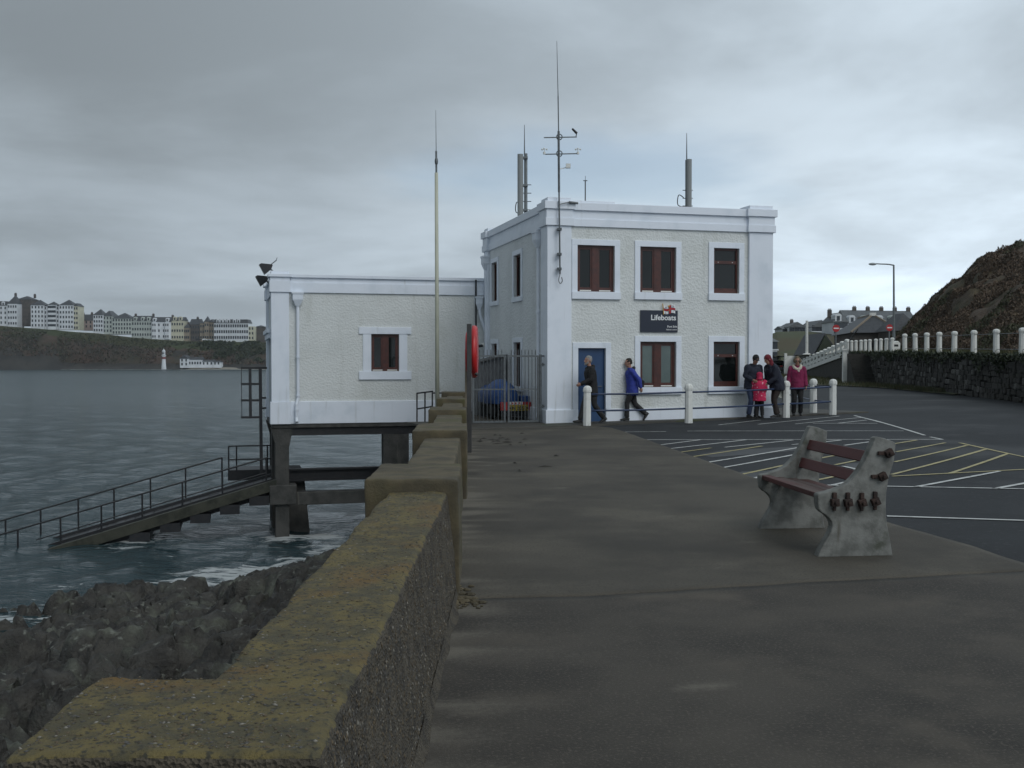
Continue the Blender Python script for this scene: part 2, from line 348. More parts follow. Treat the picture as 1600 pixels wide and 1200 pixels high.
def pave_strip(name, m, y0, y1, edge, jl=None, jh=None, z=0.0):
    """concrete sheet between the sea wall and its edge, with a real edge 3 cm high"""
    ys = np.linspace(y0, y1, max(2, int((y1-y0)/0.12))); t = np.linspace(0, 1, 60)
    Y, T = np.meshgrid(ys, t, indexing='ij'); lo = xwall(Y)-0.22; hi = np.interp(Y, [e[0] for e in edge], [e[1] for e in edge])
    hi = hi+0.02*pn(np.stack([Y*1.3, Y*0, Y*0], -1).reshape(-1, 3)).reshape(Y.shape)
    X = lo+T*(hi-lo)
    if jl is not None: k = (Y-ys[0])/(ys[-1]-ys[0]); Y = Y+(1-k)*jl(X)
    if jh is not None: k = (Y-ys[0])/(ys[-1]-ys[0]); Y = Y+k*jh(X)
    P = np.stack([X*1.2, Y*1.2, X*0], -1).reshape(-1, 3)
    Z = gzn(X, Y)+z+0.004*fbm(P, 3).reshape(X.shape)
    V = np.stack([X, Y, Z], -1); low = V[:, -1].copy(); low[:, 2] -= 0.12; V = np.concatenate([V, low[:, None]], 1)
    for sl in (0, -1):
        lo_ = V[sl].copy(); lo_[:, 2] -= 0.05
        V = np.concatenate([lo_[None], V], 0) if sl == 0 else np.concatenate([V, lo_[None]], 0)
    me = npmesh(name, V.reshape(-1, 3), gridF(*V.shape[:2]), m); W_ = V.reshape(-1, 3); dwl = W_[:, 0]-xwall(W_[:, 1])
    n1 = fbm(np.stack([W_[:, 0]*.5, W_[:, 1]*2.1, W_[:, 0]*0+2], -1), 4); n2 = fbm(np.stack([W_[:, 0]*.9, W_[:, 1]*1.6, W_[:, 0]*0+9], -1), 4)
    sand = np.exp(-np.clip(dwl-.05, 0, 9)/(.42+.3*n2))*np.clip(.25+1.5*n1, 0, 1)*.8+np.clip((n2-.62)*1.6, 0, .5)        # blown sand and silt that lies along the wall foot
    a = me.attributes.new('sand', 'FLOAT', 'POINT'); a.data.foreach_set('value', np.clip(sand, 0, 1).astype(np.float32))
    return tag(link(name, me), kind='structure')
JX = [-1, -0.2, 0.5, 2.25, 4.2]; JY = [0.0, 0.0, 0.06, 0.55, 1.0]
def joint(X): return np.interp(X, JX, JY)+0.012*pn(np.stack([X*3, X*0+3.3, X*0], -1).reshape(-1, 3)).reshape(X.shape)
pave_strip('near_pavement', M_pave1, -14, 7.37, EDGE, jh=lambda X: joint(X)-0.008)
pave_strip('pavement', M_pave2, 7.37, 26.1, EDGE, jl=lambda X: joint(X)+0.008)
EDGE2 = [(26.1, 2.45), (26.7, 2.2), (27.0, 1.7), (27.15, 1.2)]
pave_strip('pavement', M_pave2, 26.1, 27.15, EDGE2)
def footway():
    A = G(880, 666.5); B = Vector((10.6, 31.6, 0)); d = (B-A); d.z = 0; n = Vector((-d.y, d.x, 0)).normalized()
    V = []; nr, nc = 40, 14
    for i in range(nr):
        for j in range(nc):
            p = A-d*0.28+d*(1.28*i/(nr-1))+n*(-0.02+3.6*j/(nc-1))
            V.append((p.x, p.y, gz(p.x, p.y)+0.012))
    V = np.array(V).reshape(nr, nc, 3); lo = V[:, 0].copy(); lo[:, 2] -= 0.12; V = np.concatenate([lo[:, None], V], 1)
    tag(link('footway', npmesh('footway', V.reshape(-1, 3), gridF(nr, nc+1), mat('footway_concrete', (0.052, 0.048, 0.040), 0.8, (0.034, 0.033, 0.027), 1.5, bump=0.3, bscale=70, bdist=0.006, col3=(0.035, 0.042, 0.018), n3=(0.5, 0.56, 0.68)))), kind='structure')
footway()
# alley beside the station, behind the gate
V = []
for Y in np.linspace(27.1, 36, 20):
    for t in np.linspace(0, 1, 10):
        x0 = xwall(Y)-0.2; V.append((x0+t*(1.7-x0), Y, 0.006))
tag(link('alley_paving', npmesh('alley_paving', V, gridF(20, 10), M_pave2)), kind='structure')
# ---- sea
def build_sea():
    nr, nc = 620, 520
    ys = np.concatenate([[-60, -20, 0], np.geomspace(9, 1100, nr-3)]); t = np.linspace(-1, 1, nc)
    Y, T = np.meshgrid(ys, t, indexing='ij')
    X = np.where(T < 0, T*(0.62*np.maximum(Y, 0)+45), T*(0.15*np.maximum(Y, 0)+12))
    Z = np.zeros_like(X); sp = np.maximum(np.gradient(Y, axis=0), np.gradient(X, axis=1))
    r = np.random.default_rng(11)
    for k in range(46):
        lam = 0.9*1.115**k*0.55; th = R(205)+r.normal()*0.55; a = 0.0145*lam**0.4 if lam < 3 else 0.0145*3**0.4*(3/lam)**0.35
        kx, ky = math.cos(th)*2*math.pi/lam, math.sin(th)*2*math.pi/lam; ph = r.uniform(0, 6.28)
        m = 0.5+0.9*np.clip(pn(np.stack([X/(lam*5), Y/(lam*5), X*0+k], -1).reshape(-1, 3)).reshape(X.shape)+0.4, 0, 1)
        s = np.sin(kx*X+ky*Y+ph+1.1*pn(np.stack([X/(lam*2.2), Y/(lam*2.2), X*0+k*3.1], -1).reshape(-1, 3)).reshape(X.shape))
        Z += a*m*np.clip((lam/np.maximum(sp, 1e-3)-3)/3, 0, 1)*(1.6*np.power(0.5+0.5*s, 1.7)-0.8)
    # foam: along the rocks, around the piles and slipway, and streaks of spent foam in the lee
    sh = shore_off(Y); dw = (np.interp(Y, XL_Y, XL_X)-0.1)-X-sh     # metres seaward of the waterline
    fo = np.exp(-np.clip(dw, 0, None)/0.9)*(dw > -3)*(Y < 40)
    P = np.stack([X, Y, X*0], -1).reshape(-1, 3)
    n1 = fbm(P*0.55, 4).reshape(X.shape); n2 = fbm(P*np.array([0.9, 2.2, 1])+9, 5, ridged=True).reshape(X.shape)
    lee = np.exp(-((X+7)/6)**2-((Y-28)/7)**2)
    foam = np.clip(fo*(0.25+0.6*n1+0.6*n2), 0, 0.42)+np.clip(lee*(n2*0.6+n1*0.7-0.25), 0, 0.34)
    for (px, py, rr) in ((170, 842, 0.9), (215, 850, 0.8), (440, 838, 0.6), (490, 832, 0.5)):
        d = ray(px, py); q = Vector((0, 0, EYE))+d*((WATER_Z-EYE)/d.z); e = ((X-q.x)**2+((Y-q.y)*0.7)**2)/rr**2
        foam += np.exp(-e)*np.clip(0.2+0.7*n2, 0, 0.5)
    Z += WATER_Z+np.clip(foam, 0, 1)*0.02
    me = npmesh('sea', np.stack([X, Y, Z], -1).reshape(-1, 3), gridF(nr, nc), mat_sea())
    a = me.attributes.new('foam', 'FLOAT', 'POINT'); a.data.foreach_set('value', np.clip(foam, 0, 1.3).ravel().astype(np.float32))
    tag(link('sea', me), kind='structure')
def shore_off(Y):
    return np.interp(Y, [-20, 12, 23, 26, 28.3, 29.5, 32.3, 36, 50], [15, 13, 9.2, 6.9, 5.0, 3.2, 2.5, 2.1, 2.0])
def mat_sea():
    m = bpy.data.materials.new('sea_water'); m.use_nodes = True; nt = m.node_tree; N = nt.nodes; L = nt.links; b = N['Principled BSDF']
    b.inputs['Base Color'].default_value = (0.013, 0.036, 0.043, 1); b.inputs['Roughness'].default_value = 0.13; b.inputs['IOR'].default_value = 1.33
    tc = N.new('ShaderNodeTexCoord'); h = None
    sx = N.new('ShaderNodeSeparateXYZ'); L.new(tc.outputs['Object'], sx.inputs[0]); rr = N.new('ShaderNodeMapRange'); L.new(sx.outputs[1], rr.inputs[0])      # more wind chop out in the open bay
    for i_, v_ in enumerate((35, 260, 0.11, 0.26)): rr.inputs[i_+1].default_value = v_
    L.new(rr.outputs[0], b.inputs['Roughness'])
    for sc, w, st in ((1.1, 1.0, (0.6, 1.6, 1)), (4.0, 0.40, (0.7, 1.5, 1)), (0.3, 1.8, (0.55, 1.7, 1))):
        mp = N.new('ShaderNodeMapping'); mp.inputs[3].default_value = st; mp.inputs[2].default_value = (0, 0, R(-18)); L.new(tc.outputs['Object'], mp.inputs[0])
        n = N.new('ShaderNodeTexNoise'); n.inputs['Scale'].default_value = sc; n.inputs['Detail'].default_value = 5; n.inputs['Roughness'].default_value = 0.6; L.new(mp.outputs[0], n.inputs['Vector'])
        k = N.new('ShaderNodeMath'); k.operation = 'MULTIPLY_ADD'; L.new(n.outputs[0], k.inputs[0]); k.inputs[1].default_value = w
        if h is not None: L.new(h, k.inputs[2])
        else: k.inputs[2].default_value = 0
        h = k.outputs[0]
    bp = N.new('ShaderNodeBump'); bp.inputs['Strength'].default_value = 1.0; bp.inputs['Distance'].default_value = 0.40; L.new(h, bp.inputs['Height']); L.new(bp.outputs[0], b.inputs['Normal'])
    at_ = N.new('ShaderNodeAttribute'); at_.attribute_name = 'foam'
    n = N.new('ShaderNodeTexNoise'); n.inputs['Scale'].default_value = 2.6; n.inputs['Detail'].default_value = 9; n.inputs['Roughness'].default_value = 0.7
    n.inputs['Distortion'].default_value = 0.8
    mp = N.new('ShaderNodeMapping'); mp.inputs[3].default_value = (0.6, 1.5, 1); L.new(tc.outputs['Object'], mp.inputs[0]); L.new(mp.outputs[0], n.inputs['Vector'])
    k = N.new('ShaderNodeMath'); k.operation = 'MULTIPLY_ADD'; L.new(at_.outputs['Fac'], k.inputs[0]); k.inputs[1].default_value = 0.55; L.new(n.outputs[0], k.inputs[2])
    r = N.new('ShaderNodeMapRange'); r.interpolation_type = 'SMOOTHSTEP'; L.new(k.outputs[0], r.inputs[0]); r.inputs[1].default_value = 0.78; r.inputs[2].default_value = 0.94; r.inputs[4].default_value = 0.7
    fo = N.new('ShaderNodeBsdfDiffuse'); fo.inputs[0].default_value = (0.55, 0.58, 0.58, 1)
    mx = N.new('ShaderNodeMixShader'); L.new(r.outputs[0], mx.inputs[0]); L.new(b.outputs[0], mx.inputs[1]); L.new(fo.outputs[0], mx.inputs[2])
    L.new(mx.outputs[0], N['Material Output'].inputs[0]); return m
build_sea()
# ---- foreshore bedrock
def build_rocks():
    xs = np.arange(-24, 0.001, 0.07); ys = np.arange(1.0, 46, 0.085)
    Y, T = np.meshgrid(ys, xs, indexing='ij'); xl = np.interp(Y, XL_Y, XL_X)-0.02; X = T+xl
    d = -T; s = shore_off(Y)
    zt = np.interp(Y, [0, 12, 18, 23, 27.5, 29, 30.5, 33, 46], [-1.9, -2.2, -2.6, -3.0, -3.2, -2.4, -1.0, -0.4, -0.6])
    k = np.interp(Y, [0, 26, 29, 46], [1.2, 1.3, 1.0, 0.9])
    Z = zt+(WATER_Z-0.22-zt)*np.power(np.maximum(d, 0)/s, k)
    th = R(24); U = X*math.cos(th)+Y*math.sin(th); Vv = -X*math.sin(th)+Y*math.cos(th)     # strata run up to the right
    P = np.stack([U*0.32, Vv*0.95, Z*0], -1).reshape(-1, 3)
    wob = 0.5*fbm(P*1.1+31, 3).reshape(X.shape)
    r1 = fbm(np.stack([U*0.22, Vv*0.62+wob, X*0+2], -1).reshape(-1, 3), 4, 2.1, 0.45, ridged=True).reshape(X.shape)
    r2 = fbm(np.stack([U*1.3, Vv*2.6+wob*2, X*0+8], -1).reshape(-1, 3), 4, 2.0, 0.55, ridged=True).reshape(X.shape)
    b1 = fbm(np.stack([X*0.22, Y*0.22, X*0+5], -1).reshape(-1, 3), 3).reshape(X.shape)
    cr = np.abs(pn(np.stack([U*0.55+wob, Vv*1.1, X*0+15], -1).reshape(-1, 3)).reshape(X.shape))
    g1, au, av, h1, h2, h3 = worley((U+.35*wob)/1.9, (Vv+.3*wob)/1.05); g2, cu, cv, k1, k2, k3 = worley((U+.2*wob)/.62, (Vv+.2*wob)/.40, 40)
    H = .34*r1+.10*r2+.20*b1+.36*(h1-.5)-(h2-.35)*.85*av-(h3-.5)*.5*au-.45*np.exp(-(g1/.10)**2)+.16*(k1-.5)-(k2-.4)*.40*cv-(k3-.5)*.3*cu-.16*np.exp(-(g2/.10)**2)
    H = H-np.mean(H); q = 0.30; st = np.floor(H/q)+np.power((H/q)%1, 3.2); H = 0.8*H+0.2*st*q                    # broken ledges
    H += 0.045*fbm(np.stack([X*6, Y*6, X*0], -1).reshape(-1, 3), 3, ridged=True).reshape(X.shape)
    amp = np.interp(Y, [0, 23, 27, 33], [1, 1, 0.55, 0.5])*np.clip(0.35+d/1.5, 0, 1)
    Z = Z+H*amp; X2 = X+0.18*fbm(np.stack([X*1.1, Y*1.1, Z*1.1+40], -1).reshape(-1, 3), 3).reshape(X.shape)*np.clip(d/1.0, 0, 1)
    m = mat('shore_rock', (0.058, 0.055, 0.047), 0.7, (0.015, 0.014, 0.013), 3.0, (0.3, 0.7), bump=1.0, bscale=13, bdist=0.07,
            col3=(0.105, 0.112, 0.088), n3=(1.5, 0.50, 0.68), streak=((0.17, 0.18, 0.155), (5, 9, 9), 0.62, 0.74))
    tag(link('rocky_shore', npmesh('rocky_shore', np.stack([X2, Y, Z], -1).reshape(-1, 3), gridF(len(ys), len(xs)), m, True)), kind='structure')
build_rocks()
# ---- sea wall: battered concrete panels between taller piers
def disp(p, amp):
    p = np.asarray(p); o = np.stack([pn(p*2.3+7*k) for k in range(3)], -1)*amp
    return o+np.stack([pn(p*13+5*k) for k in range(3)], -1)*amp*0.45+np.stack([pn(p*40+3*k) for k in range(3)], -1)*amp*0.22
def rough_box(x0, x1, y0, y1, z0, z1, res, amp, rad, shear=0.0, lean=0.0, rm=((1, 1, 1), (1, 1, 1))):
    V = []; F = []; n = [max(2, int(math.ceil(d/res))+1) for d in (x1-x0, y1-y0, z1-z0)]
    lo = np.array([x0, y0, z0]); hi = np.array([x1, y1, z1])
    def axisv(a):
        k = n[a]; t = np.linspace(0, 1, k); L_ = hi[a]-lo[a]
        return np.sort(np.concatenate([lo[a]+t*L_, [lo[a]+rad*.3, hi[a]-rad*.3, lo[a]+rad*.6, hi[a]-rad*.6]]))
    ax = [axisv(0), axisv(1), axisv(2)]; off = 0
    for a in range(3):
        b, c = (a+1) % 3, (a+2) % 3
        for side in (0, 1):
            if a == 2 and side == 0: continue
            A, B = np.meshgrid(ax[b], ax[c], indexing='ij'); P = np.zeros(A.shape+(3,)); P[..., b] = A; P[..., c] = B; P[..., a] = (lo, hi)[side][a]
            f = gridF(*A.shape)+off
            if side == 0: f = f[:, ::-1]
            V.append(P.reshape(-1, 3)); F.append(f); off += A.size
    P = np.concatenate(V); q = np.clip(P, lo+rad*np.array(rm[0]), hi-rad*np.array(rm[1])); d = P-q; l = np.linalg.norm(d, axis=1, keepdims=True); P = np.where(l > 0, q+d/np.maximum(l, 1e-9)*rad, P)
    P[:, 0] += lean*np.clip(hi[2]-P[:, 2], 0, 1)*(P[:, 0]-x0)/(x1-x0)
    P[:, 0] += shear*(P[:, 1]-y0)
    P = P+disp(P, amp); return P, np.concatenate(F)
M_lichen = mat('lichened_concrete', (0.150, 0.118, 0.043), 0.9, (0.080, 0.070, 0.038), 9, (0.36, 0.62), bump=0.9, bscale=110, bdist=0.012,
               col3=(0.150, 0.088, 0.026), n3=(2.2, 0.52, 0.72), streak=((0.045, 0.042, 0.028), (48, 48, 48), 0.52, 0.68))
M_pier = mat('old_concrete', (0.105, 0.086, 0.050), 0.9, (0.055, 0.047, 0.030), 3.0, (0.35, 0.65), bump=0.6, bscale=60, bdist=0.012,
             col3=(0.068, 0.062, 0.025), n3=(1.1, 0.5, 0.7))
M_aggr = mat('pebbledash_concrete', (0.098, 0.082, 0.058), 0.9, (0.048, 0.041, 0.031), 9, bump=1.0, bscale=85, bdist=0.02, voro=True)
wall = thing('sea_wall', 'long lichen covered concrete sea wall with square piers beside the pavement', 'wall', (-0.6, 7.5, 0))
def wpart(name, P, F, m, side_m=None):
    P = P-np.array([-0.6, 7.5, 0]); me = npmesh(name, P, F, [m]+([side_m] if side_m else []))
    if side_m:
        nz = np.empty(len(me.polygons)*3, np.float32); me.polygons.foreach_get('normal', nz); nz = nz.reshape(-1, 3)
        me.polygons.foreach_set('material_index', (np.abs(nz[:, 2]) < 0.55).astype(np.int32))
    return link(name, me, wall)
Z1, Z2 = 0.73, 0.82
P0, F0 = rough_box(-0.875, -0.45, 3.06, 7.6, -0.3, Z1, 0.026, 0.013, 0.03, lean=0.085, rm=((1, 0, 1), (1, 1, 1))); wpart('wall_panel', P0, F0, M_lichen, M_aggr)
P, F = rough_box(-1.20, -0.45, 2.46, 3.06, -0.3, Z1, 0.026, 0.013, 0.03, lean=0.085, rm=((1, 1, 1), (1, 0, 1))); wpart('wall_buttress', P, F, M_lichen, M_aggr)
P, F = rough_box(-1.20, -0.88, 2.47, 3.04, -2.6, -0.28, 0.06, 0.012, 0.03); wpart('buttress_foot', P, F, M_aggr)
P, F = rough_box(-1.22, -0.44, 0.6, 2.47, -2.0, Z1-0.12, 0.035, 0.03, 0.05, lean=0.07); wpart('broken_wall_end', P, F, M_pier, M_aggr)
PIER_Y = [(7.45, 8.65), (12.75, 14.3), (18.3, 19.6), (23.6, 24.7), (28.6, 29.6)]
for i, (a, b) in enumerate(PIER_Y):
    xr = float(xwall(a)); sh = (float(xwall(b))-xr)/(b-a)
    P, F = rough_box(xr-0.66, xr, a, b, -0.3, Z2, 0.04 if i < 2 else 0.09, 0.013, 0.022, shear=sh); wpart('pier', P, F, M_pier)
    n = PIER_Y[i+1][0] if i+1 < len(PIER_Y) else 32.5
    xr = float(xwall(b))-0.08; sh = (float(xwall(n))-0.08-xr)/(n-b)
    P, F = rough_box(xr-0.43, xr, b-0.03, n+0.03, -0.3, Z1, 0.05 if i < 1 else 0.1, 0.011, 0.026, shear=sh, lean=0.05); wpart('wall_panel', P, F, M_pier)
# quay face under the wall, down to the rock
mb = MB(); yy = list(np.arange(0.5, 32, 1.5))+[33, 36, 45, 60, 90, 140]
for a, b in zip(yy[:-1], yy[1:]):
    xa, xb = (float(np.interp(q, XL_Y, XL_X)) for q in (a, b))
    mb.add([(xa-0.05, a, -4.5), (xb-0.05, b, -4.5), (xb-0.05, b, -0.02), (xa-0.05, a, -0.02), (xa+0.35, a, -4.5), (xb+0.35, b, -4.5), (xb+0.35, b, -0.032), (xa+0.35, a, -0.032)],
           [(0, 1, 2, 3), (3, 2, 6, 7), (4, 7, 6, 5)])
mb.build('quay_face', M_dconc, wall, world=True)
# exposed aggregate: pebbles standing out of the worn top and the landward face
def pebbles(n, surf, smin, smax, flat):
    octa = np.array([(1, 0, 0), (-1, 0, 0), (0, 1, 0), (0, -1, 0), (0, 0, 1), (0, 0, -1)], float)
    fo = np.array([(0, 2, 4), (2, 1, 4), (1, 3, 4), (3, 0, 4), (2, 0, 5), (1, 2, 5), (3, 1, 5), (0, 3, 5)])
    C = surf(n); sz = smin+(smax-smin)*rng.random(n)**3
    a = rng.uniform(0, 6.28, n); jit = rng.uniform(0.6, 1.3, (n, 6, 1)); v = octa[None]*jit
    ca, sa = np.cos(a)[:, None], np.sin(a)[:, None]
    x = v[..., 0]*1.3; y = v[..., 1]*0.8; v2 = np.stack([x*ca-y*sa, x*sa+y*ca, v[..., 2]], -1)
    v2 = v2*flat*sz[:, None, None]+C[:, None]; return v2.reshape(-1, 3), (fo[None]+6*np.arange(n)[:, None, None]).reshape(-1, 3)
def top_s(n):
    p = np.stack([rng.uniform(-0.86, -0.47, n), 2.5+5*rng.random(n)**1.5, np.full(n, Z1)], -1)
    k = rng.random(n) < 0.16; p[k, 0] = rng.uniform(-1.18, -0.86, k.sum()); p[k, 1] = rng.uniform(2.5, 3.08, k.sum()); return p+disp(p, 0.012)
def side_s(n):
    z = rng.uniform(0.0, Z1-0.03, n); p = np.stack([-0.45+0.085*(Z1-z), 2.5+4.9*rng.random(n)**1.4, z], -1); return p+disp(p, 0.012)
M_peb = [mat('pale_pebble', (0.22, 0.205, 0.17), 0.8, (0.14, 0.13, 0.11), 30), mat('brown_pebble', (0.105, 0.080, 0.048), 0.8, (0.055, 0.045, 0.03), 30), mat('grey_pebble', (0.075, 0.072, 0.066), 0.8)]
for nm, (n, sf, a, b, fl) in (('top', (5200, top_s, 0.002, 0.0085, (1, 1, 0.45))), ('side', (9000, side_s, 0.0025, 0.009, (0.5, 0.75, 1.4)))):
    Vp, Fp = pebbles(n, sf, a, b, np.array(fl)); me = npmesh('exposed_pebbles', Vp-np.array([-0.6, 7.5, 0]), Fp, M_peb)
    pick = np.repeat(rng.choice([0, 1, 2], n, p=[.13, .57, .30]) if nm == 'top' else rng.choice([0, 1, 2], n, p=[.13, .58, .29]), 8).astype(np.int32)
    me.polygons.foreach_set('material_index', pick); tag(link('exposed_pebbles', me, wall), kind='stuff')
# mortar fillet where the wall meets the pavement
V = []; ys = np.linspace(2.3, 7.4, 110)
for t in np.linspace(0, 1, 7):
    w = 0.022+0.03*np.clip(pn(np.stack([ys*1.7, ys*0+1, ys*0], -1))+0.2, 0, 1)
    for i, y in enumerate(ys): V.append((-0.39+t*(w[i]), y, 0.06*(1-t)**2+0.003+0.006*pn([[t*4, y*9, 1]])[0]))
wpart('mortar_fillet', np.array(V), gridF(7, 110), M_aggr)
# crumbled mortar at the foot of the first pier
mb = MB(); r_ = random.Random(4)
for k in range(70):
    y = 7.05+abs(r_.gauss(0, .28)); x = float(xwall(y))-.06+abs(r_.gauss(0, .09)); q = r_.uniform(.008, .03)
    mb.ball((x, y, .006), (q*1.4, q, q*.6), 6, 4)
tag(mb.build('mortar_crumbs', M_pier), kind='stuff')
# ================================================================== LIFEBOAT STATION
TH = math.atan(0.265); C0 = G(855, 662)
def to_local(px, py, axis, val):
    """where the sight line through a measured pixel meets the station plane local axis = val"""
    M = Matrix.Rotation(-TH, 3, 'Z'); o = M @ (Vector((0, 0, EYE))-Vector((C0.x, C0.y, 0))); d = M @ ray(px, py)
    t = (val-o[axis])/d[axis]; return o+d*t
WP = 0.08                                              # wall plane behind the pilaster faces
fr = lambda px, py: to_local(px, py, 1, WP)           # front wall
lf = lambda px, py: to_local(px, py, 0, WP)           # left wall
TW = to_local(1207, 600, 1, 0).x; DB = lf(760, 560).y; TD = DB+0.02
bf = lambda px, py: to_local(px, py, 1, DB+WP)        # boathouse front wall
station = thing('lifeboat_station', 'white two storey flat roofed building with red brown windows and blue door', 'building', (C0.x, C0.y, 0), TH)
def fmap(y): return lambda a, t, z: (a, y+t, z)
def lmap(x): return lambda a, t, z: (x+t, a, z)
def wall_holes(mb, f, a0, a1, z0, z1, holes, dep=0.14, sub=None):
    A = sorted({a0, a1, *[h[0] for h in holes], *[h[1] for h in holes]}); Z = sorted({z0, z1, *[h[2] for h in holes], *[h[3] for h in holes]})
    for i in range(len(A)-1):
        for j in range(len(Z)-1):
            ca, cz = (A[i]+A[i+1])/2, (Z[j]+Z[j+1])/2
            if any(h[0] < ca < h[1] and h[2] < cz < h[3] for h in holes): continue
            mb.add([f(A[i], 0, Z[j]), f(A[i+1], 0, Z[j]), f(A[i+1], 0, Z[j+1]), f(A[i], 0, Z[j+1])], [(0, 1, 2, 3)])
    for h in holes:
        c = [(h[0], h[2]), (h[1], h[2]), (h[1], h[3]), (h[0], h[3])]
        for k in range(4):
            p, q = c[k], c[(k+1) % 4]; mb.add([f(p[0], 0, p[1]), f(q[0], 0, q[1]), f(q[0], dep, q[1]), f(p[0], dep, p[1])], [(0, 1, 2, 3)])
def fbox(mb, f, a0, a1, t0, t1, z0, z1):
    P = [f(a, t, z) for z in (z0, z1) for t in (t0, t1) for a in (a0, a1)]
    mb.box(min(p[0] for p in P), max(p[0] for p in P), min(p[1] for p in P), max(p[1] for p in P), z0, z1)
def window(parent, f, a0, a1, z0, z1, style, glass):
    d0, d1 = 0.075, 0.135; b = 0.06 if style != 'narrow' else 0.05; mb = MB()
    fbox(mb, f, a0+.002, a0+b, d0, d1, z0+.002, z1-.002); fbox(mb, f, a1-b, a1-.002, d0, d1, z0+.002, z1-.002)
    fbox(mb, f, a0+b, a1-b, d0, d1, z0+.002, z0+b*1.3); fbox(mb, f, a0+b, a1-b, d0, d1, z1-b, z1-.002)
    panes = []; mid = (a0+a1)/2
    if style == 'double':
        fbox(mb, f, mid-0.085, mid+0.085, d0-.004, d1, z0+b*1.3, z1-b); panes = [(a0+b, mid-0.085, z0+b*1.3, z1-b), (mid+0.085, a1-b, z0+b*1.3, z1-b)]
        for p in panes:       # sash inside the frame
            s = 0.045
            for (u0, u1, v0, v1) in ((p[0], p[0]+s, p[2], p[3]), (p[1]-s, p[1], p[2], p[3]), (p[0]+s, p[1]-s, p[2], p[2]+s), (p[0]+s, p[1]-s, p[3]-s, p[3])): fbox(mb, f, u0, u1, d0+.015, d1, v0, v1)
    elif style == 'transom':
        zt = z1-(z1-z0)*0.30; fbox(mb, f, a0+b, a1-b, d0-.004, d1, zt-0.055, zt+0.03); panes = [(a0+b, a1-b, z0+b*1.3, zt-0.055), (a0+b, a1-b, zt+0.03, z1-b)]
        fbox(mb, f, a0+b, a1-b, d0+.012, d1, z0+b*1.3, z0+b*2.4)
    else: panes = [(a0+b, a1-b, z0+b*1.3, z1-b)]
    w = mb.build('window', M_redwood, parent)
    for p in panes: g = MB(); fbox(g, f, p[0], p[1], d1-0.025, d1-0.017, p[2], p[3]); g.build('pane', glass, w)
    if style == 'double':
        for p in panes: g = MB(); m_ = (p[0]+p[1])/2; fbox(g, f, m_-0.16, m_+0.16, d0-.012, d0, z0+0.02, z0+0.05); g.build('trickle_vent', M_postw, w)
    if style == 'transom':
        zt = z1-(z1-z0)*0.30
        for s in (0.22, 0.78): g = MB(); g.ball(f(a0+(a1-a0)*s, d0-.012, zt-0.012), 0.016, 8, 5); g.build('catch', M_postw, w)
    return w
def surround(parent, f, a0, a1, z0, z1, b, th=0.03, sill=None, top=None, ears=0.0):
    mb = MB(); t = top or b
    fbox(mb, f, a0-b, a0, -th, 0.004, z0, z1); fbox(mb, f, a1, a1+b, -th, 0.004, z0, z1); fbox(mb, f, a0-b-ears, a1+b+ears, -th-(.012 if ears else 0), 0.004, z1, z1+t)
    mb.build('window_surround', M_white, parent, bevel=0.006)
    if sill: mb = MB(); fbox(mb, f, a0-b-sill[1], a1+b+sill[1], -sill[2], 0.005, z0-sill[0], z0); mb.build('sill', M_white, parent, bevel=0.008)
def pxrect(fn, ax, x0, y0, x1, y1):
    p, q = fn(x0, (y0+y1)/2), fn(x1, (y0+y1)/2); xm = (x0+x1)/2
    return p[ax], q[ax], fn(xm, y1).z, fn(xm, y0).z
def ring(mb, x0, x1, y0, y1, z0, z1, th, e):
    mb.box(x0-e, x1+e, y0-e, y0+th, z0, z1); mb.box(x0-e, x1+e, y1-th, y1+e, z0, z1); mb.box(x0-e, x0+th, y0+th, y1-th, z0, z1); mb.box(x1-th, x1+e, y0+th, y1-th, z0, z1)
# levels read on the front wall
xq = 900
ZT, ZC, ZF, ZS = fr(xq, 316.5).z, fr(xq, 328.5).z, fr(xq, 342).z, fr(xq, 354).z
ZPL = fr(1000, 638).z
ff, fl = fmap(WP), lmap(WP)
front_w = [(*pxrect(fr, 0, 902, 383.5, 960, 456), 'double', M_glass), (*pxrect(fr, 0, 1000, 386, 1056, 457), 'double', M_glass), (*pxrect(fr, 0, 1115, 388, 1154.5, 458.5), 'transom', M_glass),
           (*pxrect(fr, 0, 1000, 534, 1056, 605), 'double', M_frost), (*pxrect(fr, 0, 1114.5, 534, 1155, 604), 'transom', M_glass)]
door = list(pxrect(fr, 0, 903, 544, 946, 658)); door[2] = 0.02
left_w = [(*pxrect(lf, 1, 803.5, 398, 814.5, 464), 'narrow', M_glass), (*pxrect(lf, 1, 769, 410, 777.5, 471), 'narrow', M_glass),
          (*pxrect(lf, 1, 803.5, 535, 814.5, 604), 'narrow', M_glass), (*pxrect(lf, 1, 769, 537, 777.5, 600), 'narrow', M_glass)]
def fix(w): a0, a1 = sorted(w[:2]); return (a0, a1, *w[2:])
left_w = [fix(w) for w in left_w]
mb = MB(); wall_holes(mb, ff, WP, TW-WP, -0.4, ZS+.05, [w[:4] for w in front_w]+[tuple(door)]); mb.build('front_wall', M_render, station)
mb = MB(); wall_holes(mb, fl, WP, TD-WP, -0.4, ZS+.05, [w[:4] for w in left_w]); mb.build('side_wall', M_sidewall, station)
mb = MB(); mb.add([(TW-WP, WP, -.4), (TW-WP, TD-WP, -.4), (TW-WP, TD-WP, ZS+.05), (TW-WP, WP, ZS+.05)], [(0, 1, 2, 3)]); mb.add([(WP, TD-WP, -.4), (TW-WP, TD-WP, -.4), (TW-WP, TD-WP, ZS+.05), (WP, TD-WP, ZS+.05)], [(0, 1, 2, 3)]); mb.build('rear_wall', M_render, station)
